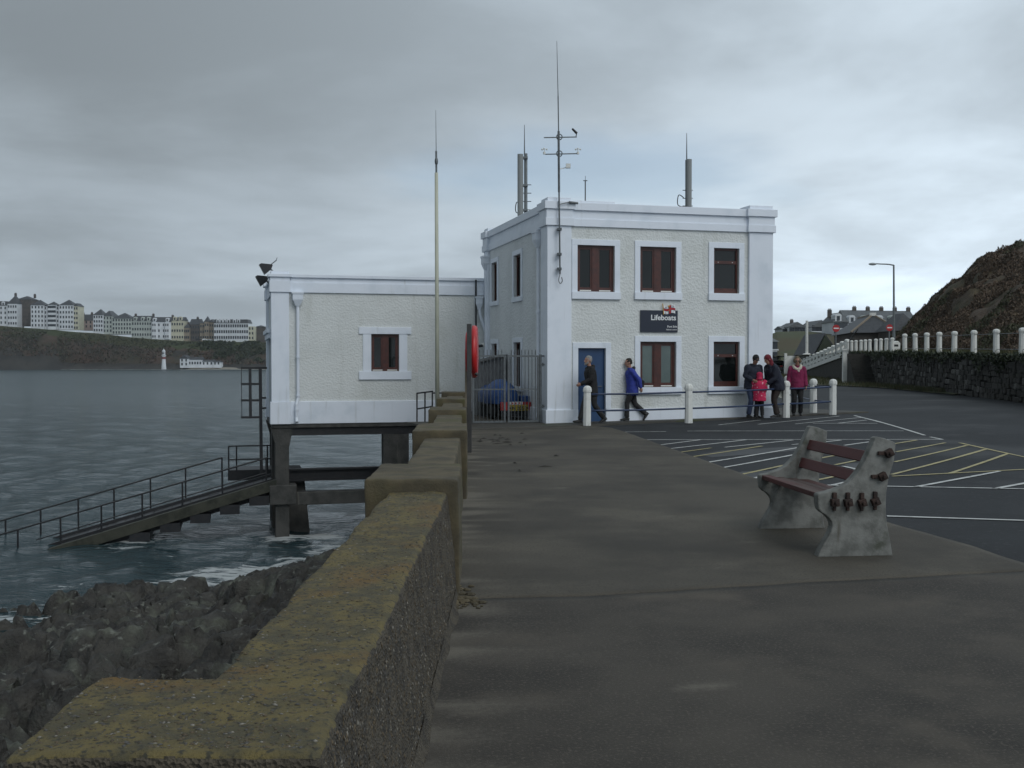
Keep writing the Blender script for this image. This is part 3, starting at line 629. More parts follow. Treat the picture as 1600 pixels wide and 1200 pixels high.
mb = MB(); mb.box(WP+0.25, TW-WP-0.25, WP+0.25, TD-WP-0.25, ZT-0.42, ZT-0.3); mb.build('roof', mat('felt_roof', (0.1, 0.1, 0.1), 0.9), station)
for w in front_w: window(station, ff, *w); surround(station, ff, w[0], w[1], w[2], w[3], 0.155, sill=(0.20, 0.012, 0.07))
for w in left_w: window(station, fl, *w); surround(station, fl, w[0], w[1], w[2], w[3], 0.14, sill=(0.14, 0.02, 0.06))
mb = MB(); fbox(mb, ff, door[0]+.02, door[1]-.02, 0.085, 0.13, door[2], door[3]-.03); dr = mb.build('door', M_bluedoor, station)
mb = MB(); fbox(mb, ff, door[0]+.001, door[0]+.02, 0.07, 0.135, door[2], door[3]); fbox(mb, ff, door[1]-.02, door[1]-.001, 0.07, 0.135, door[2], door[3]); fbox(mb, ff, door[0]+.02, door[1]-.02, 0.07, 0.135, door[3]-.03, door[3]-.001); mb.build('door_frame', M_bluedoor, dr)
mb = MB(); mb.cyl(ff(door[1]-.09, 0.085, 0.98), ff(door[1]-.09, 0.04, 0.98), 0.011); mb.cyl(ff(door[1]-.09, 0.04, 0.98), ff(door[1]-.2, 0.04, 0.98), 0.011); mb.build('handle', M_galv, dr)
surround(station, ff, door[0], door[1], ZPL+.004, door[3], 0.15)
# pilasters, plinth, bands
PWF = to_local(893, 500, 1, 0).x; PWR = TW-to_local(1170.5, 500, 1, 0).x; PD = 0.62
for (x0, x1, y0, y1) in ((0, PWF, 0, PD), (TW-PWR, TW, 0, PD), (0, 0.5, TD-0.5, TD), (TW-0.5, TW, TD-0.5, TD)):
    mb = MB(); mb.box(x0, x1, y0, y1, -0.4, ZS-0.002); mb.build('pilaster', M_white, station, bevel=0.01)
    mb = MB(); e = 0.05; mb.box(x0-e, x1+e, y0-e, y1+e, -0.4, ZPL-0.01); mb.build('pilaster_base', M_white, station, bevel=0.012)
    mb = MB(); mb.box(x0-.06, x1+.06, y0-.06, y1+.06, ZS, ZF); mb.box(x0-.035, x1+.035, y0-.035, y1+.035, ZF, ZC); mb.box(x0-.09, x1+.09, y0-.09, y1+.09, ZC, ZT)
    mb.box(x0+.01, x1-.01, y0+.01, y1-.01, ZT, ZT+0.11); mb.build('pilaster_cap', M_white, station, bevel=0.01)
mb = MB(); e = 0.05; fbox(mb, ff, PWF+.05, door[0]-.002, -e, .003, -0.4, ZPL); fbox(mb, ff, door[1]+.002, TW-PWR-.05, -e, .003, -0.4, ZPL); fbox(mb, fl, PD+.05, TD-0.55, -e, .003, -0.4, ZPL); mb.build('plinth', M_white, station, bevel=0.012)
mb = MB(); x0, x1, y0, y1 = WP, TW-WP, WP, TD-WP
ring(mb, x0, x1, y0, y1, ZS+.002, ZF-.002, 0.25, 0.055); ring(mb, x0, x1, y0, y1, ZF-.002, ZC-.004, 0.25, 0.02); ring(mb, x0, x1, y0, y1, ZC-.004, ZT-.006, 0.25, 0.085)
mb.build('parapet', M_white, station, bevel=0.008)
mb = MB(); mb.box(PWF-0.1, fr(960, 318).x, 0.05, 0.35, ZT-.006, ZT+0.055); mb.build('parapet_upstand', M_white, station, bevel=0.006)
# rainwater pipes
def pipe(parent, pts, r, name='downpipe', m=None, hop=None, collars=()):
    mb = MB()
    for p, q in zip(pts[:-1], pts[1:]): mb.cyl(p, q, r, n=10)
    for p in pts[1:-1]: mb.ball(p, r*1.05, 8, 6)
    for c in collars: mb.cyl((c[0], c[1], c[2]-.03), (c[0], c[1], c[2]+.03), r*1.35, n=10)
    if hop: x, y, z, w, d = hop; mb.box(x-w/2, x+w/2, y-d/2, y+d/2, z-.1, z+.08); mb.box(x-w*.58, x+w*.58, y-d*.58, y+d*.58, z+.08, z+.14); mb.add([(x+sx*a*w/2, y+sy*a*d/2, zz) for zz, a in ((z-.1, 1), (z-.3, .4)) for sx, sy in ((-1, -1), (1, -1), (1, 1), (-1, 1))], [(0, 1, 5, 4), (1, 2, 6, 5), (2, 3, 7, 6), (3, 0, 4, 7), (4, 5, 6, 7)])
    return mb.build(name, m or M_white, parent)
yp = PD+0.22; pipe(station, [(WP-.09, yp, ZS-.35), (WP-.09, yp, 0.25), (WP-.14, yp, 0.1)], 0.045, hop=(WP-.11, yp, ZS-.2, .22, .3), collars=[(WP-.09, yp, z) for z in (3.0, 1.5, .5)])
yp = DB-0.35; pipe(station, [(WP-.09, yp, ZS-.35), (WP-.09, yp, 0.25), (WP-.14, yp, 0.1)], 0.045, hop=(WP-.11, yp, ZS-.3, .24, .3), collars=[(WP-.09, yp, z) for z in (3.0, 1.5)])
# ---- CCTV camera on the side wall
cl = lf(762, 539); t = thing('security_camera', 'small white and black security camera on the station side wall', 'camera', tuple(Matrix.Translation((C0.x, C0.y, 0)) @ Matrix.Rotation(TH, 4, 'Z') @ Vector((WP, cl.y, cl.z))), TH)
mb = MB(); mb.box(-.12, 0, -.03, .03, -.03, .03); mb.ball((-.15, 0, 0), (.06, .06, .07), 10, 7); mb.build('bracket', M_postw, t)
mb = MB(); mb.cyl((-.16, 0, -.02), (-.38, -.08, -.05), .045, .05, 10); mb.build('camera_body', M_black, t)
# ---- station sign
sr = pxrect(fr, 0, 1000, 485, 1058, 519); sw, sh = sr[1]-sr[0], sr[3]-sr[2]
MS = Matrix.Translation((C0.x, C0.y, 0)) @ Matrix.Rotation(TH, 4, 'Z')
sign = thing('station_sign', 'dark navy sign reading Lifeboats with small flag emblem above the ground floor window', 'sign', tuple(MS @ Vector((sr[0], WP-0.012, sr[2]))), TH)
mb = MB(); mb.box(0, sw, -.03, 0, 0, sh); mb.build('board', mat('navy_sign_paint', (0.008, 0.014, 0.032), 0.4), sign)
M_swhite = mat('sign_white', (0.75, 0.77, 0.78), 0.5)
def sign_text(txt, size, xr, z, bold=0.0):
    me = text_mesh(txt, size, M_swhite, 0.002, 'RIGHT', bold); o = link('lettering', me, sign); o.rotation_euler = (math.pi/2, 0, 0); o.location = (xr, -.0335, z); return o
sign_text('Lifeboats', sh*0.345, sw*0.955, sh*0.555, 0.004); sign_text('Port Erin', sh*0.135, sw*0.985, sh*0.215, 0.001); sign_text('lifeboat station', sh*0.092, sw*0.985, sh*0.09)
fw, fh = sw*0.31, sh*0.37; fx, fz = sw*0.62, sh*0.86
flag = MB(); n = 14
def fwave(u): return 0.018*math.sin(u*7.0+0.6), -0.02*math.sin(u*6.3)
for k in range(n):
    u0, u1 = k/n, (k+1)/n; a, b = fwave(u0), fwave(u1)
    flag.add([(fx+u0*fw, -.05+a[0], fz+a[1]), (fx+u1*fw, -.05+b[0], fz+b[1]), (fx+u1*fw, -.05+b[0], fz+fh+b[1]), (fx+u0*fw, -.05+a[0], fz+fh+a[1])], [(0, 1, 2, 3)])
fo = flag.build('flag_emblem', M_swhite, sign)
def fstripe(u0, u1, v0, v1, m, off, name):
    q = MB(); k = max(2, int((u1-u0)*14))
    for i in range(k):
        a0, a1 = u0+(u1-u0)*i/k, u0+(u1-u0)*(i+1)/k; w0, w1 = fwave(a0), fwave(a1)
        q.add([(fx+a0*fw, -.05-off+w0[0], fz+v0*fh+w0[1]), (fx+a1*fw, -.05-off+w1[0], fz+v0*fh+w1[1]), (fx+a1*fw, -.05-off+w1[0], fz+v1*fh+w1[1]), (fx+a0*fw, -.05-off+w0[0], fz+v1*fh+w0[1])], [(0, 1, 2, 3)])
    q.build(name, m, fo)
M_fb = mat('flag_blue', (0.012, 0.02, 0.09), 0.5); M_fr = mat('flag_red', (0.42, 0.02, 0.02), 0.5); M_gold = mat('emblem_gold', (0.5, 0.27, 0.03), 0.5)
fstripe(0, 1, .34, .66, M_fb, .003, 'blue_border'); fstripe(.38, .62, 0, .34, M_fb, .003, 'blue_border'); fstripe(.38, .62, .66, 1, M_fb, .003, 'blue_border')
fstripe(0, 1, .40, .60, M_fr, .006, 'red_cross'); fstripe(.43, .57, 0, .40, M_fr, .006, 'red_cross'); fstripe(.43, .57, .60, 1, M_fr, .006, 'red_cross')
q = MB(); y = -.062; cx, cz = fx+fw*.5, fz+fh*.45        # anchor and crown
q.cyl((cx, y, cz-fh*.2), (cx, y, cz+fh*.22), .008, n=6); q.bar((cx-.035, y, cz+fh*.12), (cx+.035, y, cz+fh*.12), .01)
for s in (-1, 1): q.bar((cx, y, cz-fh*.2), (cx+s*.04, y, cz-fh*.07), .012)
q.prism([(-.05, .0), (-.055, .06), (-.025, .03), (0, .075), (.025, .03), (.055, .06), (.05, 0)], (-.004, .004), lambda a, b, t: (cx+a, y+t, fz+fh*.78+b)); q.build('anchor_and_crown', M_gold, fo)
for ch, u, v in (('R', .12, .70), ('N', .70, .70), ('L', .12, .06), ('I', .76, .06)):
    me = text_mesh(ch, fh*0.32, M_fb, .001, name='flag_letter'); o = link('flag_letter', me, fo); o.rotation_euler = (math.pi/2, 0, 0); w = fwave(u+.06); o.location = (fx+u*fw, -.058+w[0], fz+v*fh+w[1])
mb = MB(); mb.cyl((fx-.01, -.05, fz-.03), (fx-.04, -.05, fz+fh+.05), .012); mb.build('flag_staff', M_gold, fo)

# ================================================================== BOATHOUSE ON STILTS
bx0 = to_local(424, 560, 1, DB).x; bl = lambda px, py: to_local(px, py, 1, DB)
BZB, BZT = bl(424, 663).z, bl(500, 429).z; BZC, BZF, BZS = bl(500, 434).z, bl(500, 442).z, bl(500, 457.5).z; BZP = bl(500, 627).z
BX1 = WP; BD = DB+5.2
house = thing('boathouse', 'white single storey boathouse with flat roof standing on dark stilts over the sea', 'building', tuple(MS @ Vector((bx0, DB, BZB))), TH)
HO = Vector((bx0, DB, BZB))
def hb(name, mb, m, bevel=0.0, parent=None):
    mb.v = [tuple(Vector(v)-HO) for v in mb.v]; return mb.build(name, m, parent or house, bevel=bevel)
bwin = pxrect(bf, 0, 580, 522, 623.5, 580)
class H: pass
def hwin():
    global station
    # window, surround and sill in boathouse coordinates
    f = lambda a, t, z: (a, WP+t, z); bw = (bwin[0]-HO.x, bwin[1]-HO.x, bwin[2]-HO.z, bwin[3]-HO.z)
    window(house, f, *bw, 'double', M_glass)
    b0 = bf(567, 550).x; b = bwin[0]-b0; surround(house, f, *bw, b, sill=(0.27, 0.13, 0.06), top=0.22, ears=0.13)
hwin()
fb = fmap(DB+WP); mb = MB(); wall_holes(mb, fb, bx0+.1, BX1, BZB, BZS+.05, [bwin]); hb('front_wall', mb, M_render)
mb = MB()                                              # left end wall with the tall boat door
dz0, dz1 = BZB+0.1, bl(424, 528).z; dy0, dy1 = DB+0.75, BD-0.75
wall_holes(mb, lmap(bx0+WP), DB+.1, BD-.1, BZB, BZS+.05, [(dy0, dy1, dz0, dz1)]); mb.add([(BX1+2.5, BD, BZB), (bx0+.1, BD, BZB), (bx0+.1, BD, BZS+.05), (BX1+2.5, BD, BZS+.05)], [(0, 1, 2, 3)]); hb('side_wall', mb, M_sidewall)
mb = MB(); mb.box(bx0+WP+.1, bx0+WP+.16, dy0, dy1, dz0, dz1)
for k in range(9): y = dy0+(dy1-dy0)*(k+.5)/9; mb.box(bx0+WP+.085, bx0+WP+.1, y-.02, y+.02, dz0+.02, dz1-.02)
hb('boat_door', mb, mat('grey_blue_door', (0.30, 0.35, 0.40), 0.5))
mb = MB(); mb.box(bx0-.12, bx0+WP, dy0-.1, dy1+.1, dz1+.18, dz1+.32); mb.box(bx0-.06, bx0+WP, dy0-.05, dy1+.05, dz1+.002, dz1+.18); hb('door_canopy', mb, M_white, 0.01)
mb = MB(); mb.box(bx0+WP-.03, bx0+WP+.02, DB+1.6, DB+2.0, dz1+.55, dz1+1.25); hb('side_window', mb, M_glass)
pw = bl(452, 550).x-bx0
for y0, y1 in ((DB, DB+.6), (BD-.6, BD)):
    mb = MB(); mb.box(bx0, bx0+pw, y0, y1, BZP-.01, BZS); hb('pilaster', mb, M_white, 0.01)
    mb = MB(); mb.box(bx0-.04, bx0+pw+.04, y0-.04, y1+.04, BZB, BZP-.012); hb('pilaster_base', mb, M_white, 0.01)
    mb = MB(); mb.box(bx0-.05, bx0+pw+.05, y0-.05, y1+.05, BZS+.002, BZF+.05); mb.box(bx0-.03, bx0+pw+.03, y0-.03, y1+.03, BZF+.05, BZC); mb.box(bx0-.09, bx0+pw+.09, y0-.09, y1+.09, BZC, BZT); mb.box(bx0, bx0+pw, y0, y1, BZT, BZT+.09); hb('pilaster_cap', mb, M_white, 0.01)
mb = MB()
for z0, z1, e in ((BZS, BZF, .055), (BZF, BZC-.004, .015), (BZC-.004, BZT-.006, .085)):
    mb.box(bx0+pw+.05, BX1-.01, DB+WP-e, DB+.35, z0, z1); mb.box(bx0+WP-e, bx0+.35, DB+.65, BD-.65, z0, z1); mb.box(bx0+.3, BX1+2.5, BD-.3, BD+e, z0, z1)
hb('parapet', mb, M_white, 0.008)
mb = MB(); mb.box(bx0+pw+.04, BX1-.01, DB+WP-.06, DB+.3, BZB, BZP); hb('plinth', mb, M_white, 0.015)
mb = MB(); mb.box(bx0+.3, BX1+2.5, DB+.3, BD-.3, BZT-.35, BZT-.25); hb('roof', mb, MATS['felt_roof'])
# floor slab, beams and piles
M_sea = M_dconc
mb = MB(); mb.box(bx0+.02, BX1+2.5, DB+.05, BD, BZB-.12, BZB-.002); hb('floor_slab', mb, M_sea)
bz = bl(520, 680).z
mb = MB(); mb.box(bx0+pw, bl(650, 670).x+.6, DB+.14, DB+.5, bz, BZB-.12); hb('floor_beam', mb, M_black)
c0, c1 = bl(430, 700).x, bl(452, 700).x; zb0, zb1 = bl(440, 789).z, bl(440, 758).z
def pile(y, taper=False):
    mb = MB(); mb.box(c0, c1, y, y+.42, -6, BZB-.12); hb('pile', mb, M_sea, 0.02)
    a, b = bl(423, 666).x, bl(458, 666).x
    mb = MB(); mb.prism([(a, BZB-.121), (b, BZB-.121), (c1+.004, BZB-.75), (c0-.004, BZB-.6)], (y-.006, y+.43), lambda u, v, t: (u, t, v)); hb('pile_head', mb, M_sea)
    mb = MB(); mb.box(bl(421, 770).x, bl(464, 770).x, y-.12, y+.54, zb0, zb1); hb('pile_collar', mb, M_sea, 0.03)
pile(DB+.1); pile(BD-.6)
mb = MB(); mb.prism([(bl(455, 800).x, zb1+.3), (bl(480, 800).x, zb1+.3), (bl(494, 830).x+.1, -6), (bl(448, 830).x, -6)], (DB+1.6, DB+3.4), lambda u, v, t: (u, t, v)); hb('mass_pier', mb, M_sea, 0.05)
mb = MB(); mb.box(bl(464, 770).x, BX1-.5, DB+.08, DB+.5, bl(520, 788).z, bl(520, 768).z); hb('tie_beam', mb, M_sea, 0.02)
mb = MB(); za, zb = bl(520, 757).z, bl(520, 737).z; y = DB+1.2
mb.box(bl(455, 770).x, BX1-.5, y, y+.3, za, za+.06); mb.box(bl(455, 770).x, BX1-.5, y+.12, y+.18, za+.06, zb-.06); mb.box(bl(455, 770).x, BX1-.5, y, y+.3, zb-.06, zb); hb('steel_beam', mb, M_black)
mb = MB(); mb.box(bl(600, 700).x, bl(640, 700).x, DB+.15, DB+.6, -6, bz); hb('pile', mb, M_sea)
mb = MB(); mb.box(c0-.02, c0+.4, DB+2.4, DB+2.9, -6, BZB-.125); hb('pile', mb, M_sea, 0.02)
# rainwater pipe and hopper on the boathouse front
px_ = bf(465, 500).x-HO.x; zz = lambda y: bf(465, y).z-HO.z
pipe(house, [(px_, WP-.09, zz(470)), (px_, WP-.09, zz(622)), (px_-.05, WP-.15, zz(632)), (px_-.05, WP-.15, zz(652)), (px_-.05, WP-.24, zz(659))], 0.05, hop=(px_, WP-.11, zz(463.5), .32, .24), collars=[(px_, WP-.09, zz(558)), (px_, WP-.09, zz(618)), (px_-.05, WP-.15, zz(640))])
px_ = bf(742.5, 500).x-HO.x; pipe(house, [(px_, WP-.12, zz(432)), (px_, WP-.12, zz(622))], 0.03, 'service_pipe', M_black)
px_ = bf(747, 470).x-HO.x; pipe(house, [(px_, WP-.1, zz(472)), (px_+.04, WP-.1, zz(490)), (px_+.32, WP-.1, zz(530))], 0.05, hop=(px_, WP-.1, zz(466), .22, .2))
# ---- floodlights on the corner
for k, (x, y, lab) in enumerate(((416, 419, 'upper of two black floodlights on the boathouse roof corner'), (410, 437.5, 'lower of two black floodlights on the boathouse roof corner'))):
    p = to_local(x, y, 1, DB+.3+.7*k); w = MS @ p; t = thing('floodlight', lab, 'floodlight', tuple(w), TH, 'floodlights on the boathouse corner')
    mb = MB(); mb.prism([(-.16, .14), (-.22, .10), (-.06, -.2), (.0, -.16), (.16, -.02), (.2, .1), (.1, .12)], (-.16, .16), lambda a, b, q: (a, q, b)); mb.build('lamp_housing', M_black, t)
    mb = MB(); mb.prism([(-.225, .098), (-.20, .095), (-.045, -.2), (-.063, -.205)], (-.15, .15), lambda a, b, q: (a, q, b)); mb.build('lens', M_frost, t)
    mb = MB(); mb.bar((.1, 0, .0), (.30, 0, -.18), .05); mb.bar((.30, 0, -.18), (.42, 0, -.14 if k else -.3), .05)
    if k == 0: mb.bar((.1, 0, .08), (.32, 0, .26), .03); mb.bar((.3, 0, .24), (.34, 0, .34), .02)
    mb.build('bracket', M_galv, t)
# ---- slipway
YN = DB+0.3; YF = YN+2.2; n0, n1 = to_local(416, 715.6, 1, YN), to_local(0, 835.6, 1, YN); slope = (n0.z-n1.z)/(n0.x-n1.x)
FUP = to_local(200, 757, 1, YF).z-(n0.z+slope*(to_local(200, 757, 1, YF).x-n0.x))       # the far handrail stands a little higher
RH = 0.85
def zr(x): return n0.z+slope*(x-n0.x)                 # handrail height
slip = thing('slipway', 'dark lifeboat slipway ramp sloping from the boathouse stilts into the sea', 'slipway', tuple(MS @ Vector((n0.x, YN, n0.z-RH))), TH)
SO = Vector((n0.x, YN, n0.z-RH))
def sb(name, mb, m, **k):
    mb.v = [tuple(Vector(v)-SO) for v in mb.v]; return mb.build(name, m, slip, **k)
M_deck = mat('wet_deck', (0.050, 0.052, 0.055), 0.45, (0.025, 0.026, 0.028), 3)
M_weed = mat('weedy_timber', (0.044, 0.046, 0.034), 0.8, (0.018, 0.021, 0.015), 2.2, bump=0.5, bscale=20, bdist=0.02)
xa, xb = n0.x+.2, n0.x-9.5; za, zb = zr(xa)-RH, zr(xb)-RH
for y in (YN+.05, YN+(YF-YN)*.36, YN+(YF-YN)*.68, YF-.35):
    mb = MB(); mb.prism([(xa, za-.06), (xb, zb-.06), (xb, zb-.42), (xa, za-.42)], (y, y+.26), lambda u, v, t: (u, t, v)); sb('slip_beam', mb, M_black)
npl = 34
for k in range(npl):
    x1 = xa+(xb-xa)*k/npl; x2 = xa+(xb-xa)*(k+.93)/npl; mb = MB(); dz = random.uniform(-.01, .01)
    mb.prism([(x1, zr(x1)-RH+dz), (x2, zr(x2)-RH+dz), (x2, zr(x2)-RH-.06), (x1, zr(x1)-RH-.06)], (YN+.02, YF-.05), lambda u, v, t: (u, t, v)); sb('deck_plank', mb, M_deck)
for y in (YN+.3, YF-.4):
    mb = MB(); mb.prism([(xa, za+.1), (xb, zb+.1), (xb, zb+.006), (xa, za+.006)], (y, y+.1), lambda u, v, t: (u, t, v)); sb('kerb_rail', mb, M_black)
ym = YN-.3                                            # weedy lower beam nearest the camera
p, q = to_local(432, 752, 1, ym), to_local(150, 838, 1, ym)
mb = MB(); mb.prism([(p.x, p.z+.05), (q.x-1.5, q.z+(q.z-p.z)/(q.x-p.x)*-1.5+.05), (q.x-1.5, q.z+(q.z-p.z)/(q.x-p.x)*-1.5-.27), (p.x, p.z-.27)], (ym, ym+.28), lambda u, v, t: (u, t, v)); sb('lower_beam', mb, M_weed)
for k in range(5):
    x = p.x+(q.x-p.x)*(k+.6)/6; z = p.z+(q.z-p.z)*(k+.6)/6
    mb = MB(); mb.box(x-.3, x+.3, ym+.02, YF-.1, z-.3, min(z+.2, zr(x)-RH-.56)); sb('cross_beam', mb, M_black)
for y, xs in ((YN, [416, 347.5, 285, 222, 158, 94, 27]), (YF, [347, 290, 235, 178, 122, 63, 8])):
    mb = MB(); a = n0.x+.05 if y == YN else to_local(347, 714, 1, y).x; b = n1.x-3.0 if y == YN else to_local(0, 813, 1, y).x-2
    fu = FUP if y == YF else 0; mb.cyl((a, y, zr(a)+fu), (b, y, zr(b)+fu), .026); sb('handrail', mb, M_black)
    for px in xs:
        x = to_local(px, 760, 1, y).x; mb = MB(); mb.cyl((x, y, zr(x)-RH-.1), (x, y, zr(x)+fu), .028); sb('rail_post', mb, M_black)
mb = MB(); x = to_local(430, 690, 1, YN).x; a, b = to_local(424, 690, 1, YN), to_local(115, 760, 1, YN)
a = to_local(270, 716, 1, YN); mb.cyl((n0.x, YN, zr(n0.x)-RH*.55), (n1.x+1, YN, zr(n1.x+1)-RH*.55), .018); sb('handrail', mb, M_black)
# landing with its guard rail
yl = DB+3.0; P = [to_local(356, 735, 1, yl), to_local(418, 735, 1, yl)]
plat = thing('landing_platform', 'small black steel landing with guard rail at the slipway top', 'platform', tuple(MS @ P[0]), TH)
mb = MB(); L_ = P[1].x-P[0].x; mb.box(0, L_+.6, 0, 1.3, -.06, 0); mb.box(0, L_+.6, 0, .05, -.35, -.06); mb.build('deck', M_black, plat)
for x in (0.03, L_*.22, L_): mb = MB(); mb.cyl((x, .03, 0), (x, .03, .82), .026); mb.build('rail_post', M_black, plat)
for z in (.82, .36): mb = MB(); mb.cyl((0.03, .03, z), (L_+.4, .03, z), .024); mb.build('guard_rail', M_black, plat)
# ladder frame
yl = DB+0.9; Q = lambda x, y: to_local(x, y, 1, yl); b0 = Q(410, 742)
lad = thing('access_frame', 'tall black steel grid frame on a post beside the boathouse corner', 'frame', tuple(MS @ b0), TH)
def lb(name, a, b, w): mb = MB(); mb.bar(tuple(Q(*a)-b0), tuple(Q(*b)-b0), w, up=(0, 1, 0)); mb.build(name, M_black, lad)
lb('post', (408.5, 742), (406.5, 574), .10); lb('upright', (390.5, 574), (391.5, 653), .09); lb('upright', (377, 575), (378, 652), .022)
for y, x in ((575, 417), (600, 406), (625.5, 406), (652, 406)): lb('crossbar', (376.5, y), (x, y), .07)
for y in (622, 638): lb('wall_bracket', (407, y), (416, y-.5), .06)
# ================================================================== MASTS AND THINGS ON THE STATION
def W3(px, py, ly): return MS @ to_local(px, py, 1, ly)
def mast_parts(t, base):
    def rel(px, py, ly): return W3(px, py, ly)-Vector(base)
    return rel
# weather mast fixed to the corner pilaster
b = W3(873.5, 428, -0.14); t = thing('weather_mast', 'tall thin mast with crossarms and weather instruments clamped to the front corner pilaster', 'mast', tuple(b))
q = lambda x, y, l=-0.14: W3(x, y, l)-b
mb = MB(); mb.cyl(q(875, 428), q(873.5, 300), .022); mb.cyl(q(873.5, 300), q(872.8, 205), .032); mb.build('pole', M_galv, t)
mb = MB(); mb.cyl(q(872.8, 206), q(872, 150), .016); mb.cyl(q(872, 150), q(870, 64), .012, .006); mb.build('whip_aerial', M_galv, t)
for y, x0, x1 in ((214.5, 850, 901), (240.5, 852, 903)):
    mb = MB(); mb.cyl(q(x0, y+.5), q(x1, y-.5), .015); mb.build('crossarm', M_galv, t)
    c = q(874, y-.5); mb = MB()
    for k in range(12):
        a, e = 2*math.pi*k/12, 2*math.pi*(k+1)/12; r = .075; mb.cyl(c+Vector((r*math.cos(a), 0, r*math.sin(a))), c+Vector((r*math.cos(e), 0, r*math.sin(e))), .014, n=6)
    mb.build('ring_clamp', M_galv, t)
mb = MB(); mb.cyl(q(900, 213), q(901, 209), .012); mb.cyl(q(895, 202), q(901.5, 208.5), .028, .034); mb.ball(q(895, 202), .03, 8, 5); mb.build('wind_vane', M_black, t)
for s in (850.5, 903):
    mb = MB(); mb.cyl(q(s, 241), q(s, 233), .012); mb.cyl(q(s, 241), q(s, 237.5), .035)
    for k in range(3): a = 2.1*k+.4; d = Vector((.07*math.cos(a), .07*math.sin(a), 0)); mb.cyl(q(s, 233), q(s, 233)+d, .006, n=5); mb.ball(q(s, 233)+d, .026, 8, 5)
    mb.build('anemometer', M_postw, t)
mb = MB(); mb.bar(q(875, 264), q(884, 262), .02); mb.box(*[v for p in ((q(884, 264).x, q(891, 264).x), (-.08, .04), (q(887, 263.5).z, q(887, 257).z)) for v in p]); mb.build('sensor_box', M_postw, t)
mb = MB(); mb.bar(q(875, 319), q(889, 316), .02); mb.cyl(q(889, 316), q(903, 317.5), .035, .03); mb.build('arm_light', M_galv, t)
for y in (358, 397, 420): mb = MB(); p = q(874, y); mb.box(p.x-.06, p.x+.06, -.05, .13, p.z-.03, p.z+.03); mb.build('clamp', M_galv, t)
mb = MB(); mb.tube([q(875, 428), q(873, 438), q(875.5, 443), q(878.5, 439), q(877.5, 433)], [.012]*5, 6); mb.build('loop', M_galv, t)
# panel aerials
def panel_aerial(lab, ly, pole, panel, whip, steps):
    b = W3(pole[0], pole[2], ly); t = thing('panel_aerial', lab, 'aerial', tuple(b)); q = lambda x, y: W3(x, y, ly)-b
    mb = MB(); mb.cyl((0, 0, -.6), q(pole[0], pole[1]), .055); mb.build('pole', M_greyp, t)
    w = (q(panel[1], panel[3]).x-q(panel[0], panel[3]).x)/2; c = q((panel[0]+panel[1])/2, panel[3]); h = q((panel[0]+panel[1])/2, panel[2]).z-c.z
    mb = MB(); mb.prism([(w*math.cos(a), .06*math.sin(a)) for a in np.linspace(0, 2*math.pi, 13)[:-1]], (c.z, c.z+h), lambda a, e, z: (c.x+a, c.y-.12+e, z)); mb.build('panel', mat('panel_grey', (0.21, 0.225, 0.225), 0.5), t, smooth=False)
    mb = MB()
    for k in (.1, .5, .95): mb.box(min(c.x, 0), max(c.x, 0)+.06, -.14, .07, c.z+h*k-.03, c.z+h*k+.03)
    mb.build('bracket', M_greyp, t)
    mb = MB(); mb.cyl(q(whip[0], pole[1]+2), q(whip[0], whip[1]), .02, .008); mb.build('whip_aerial', M_galv, t)
    for y in steps:
        z = q(pole[0], y).z; mb = MB(); mb.bar((-.14, -.02, z), (.17, -.02, z), .022); mb.build('step_bar', M_galv, t)
    mb = MB(); mb.tube([(-.05, -.07, h*.0), (-.3, -.15, .05), (-.28, -.15, .35), (-.12, -.1, .28)], [.014]*4, 6); mb.build('cable', M_black, t)
panel_aerial('pale panel aerial with whip and step bars above the rear left of the station roof', 4.6, (821.5, 240, 335), (808.5, 817.5, 242, 338), (819.5, 195), (289, 302, 315, 328))
panel_aerial('grey panel aerial with whip on the right side of the station roof', 3.0, (1073.5, 250, 324), (1071.5, 1079.5, 250, 324), (1073, 208), (297.5, 310, 322))
b = W3(914.5, 318, 1.5); t = thing('short_aerial', 'short thin rod aerial with small crossbar behind the roof parapet', 'aerial', tuple(b)); z = W3(914.5, 275, 1.5).z-b.z
mb = MB(); mb.cyl((0, 0, -.4), (0, 0, z*.85), .018); mb.cyl((0, 0, z*.85), (0, 0, z), .007); mb.build('rod', M_galv, t)
mb = MB(); mb.bar((-.06, 0, z*.83), (.06, 0, z*.83), .02); mb.build('crossbar', M_galv, t)
# ================================================================== GATE
GL = 0.28; g0, g1 = to_local(738, 650, 1, GL), to_local(842, 650, 1, GL)
zt, zm, zb = to_local(800, 555, 1, GL).z, to_local(800, 608, 1, GL).z, to_local(800, 660, 1, GL).z
gate = thing('gate', 'grey double leaf metal gate with spiked vertical bars left of the station', 'gate', tuple(MS @ Vector((g0.x, GL, 0))), TH)
gw = g1.x-g0.x; mid = to_local(791.5, 600, 1, GL).x-g0.x
for (a, b) in ((0, mid-.03), (mid+.03, gw)):
    mb = MB()
    mb.box(a, b, -.02, .02, zt-.045, zt); mb.box(a, b, -.02, .02, zb, zb+.05); mb.box(a, b, -.012, .012, zm-.02, zm+.015)
    mb.box(a, a+.05, -.021, .021, zb+.05, zt-.045); mb.box(b-.05, b, -.021, .021, zb+.05, zt-.045); mb.build('gate_frame', M_galv, gate)
    n = 8
    for k in range(n):
        x = a+.05+(b-a-.1)*(k+.5)/n; mb = MB(); mb.cyl((x, 0, zb+.05), (x, 0, zt+.12), .011, n=6); mb.cyl((x, 0, zt+.12), (x, 0, zt+.16), .011, .001, n=6); mb.build('bar', M_galv, gate)
mb = MB(); mb.box(gw+.01, gw+.07, -.03, .03, zb, zt+.02); mb.bar((gw, 0, zt-.02), (gw+.2, 0, zt-.02), .035); mb.build('gate_post', M_galv, gate)
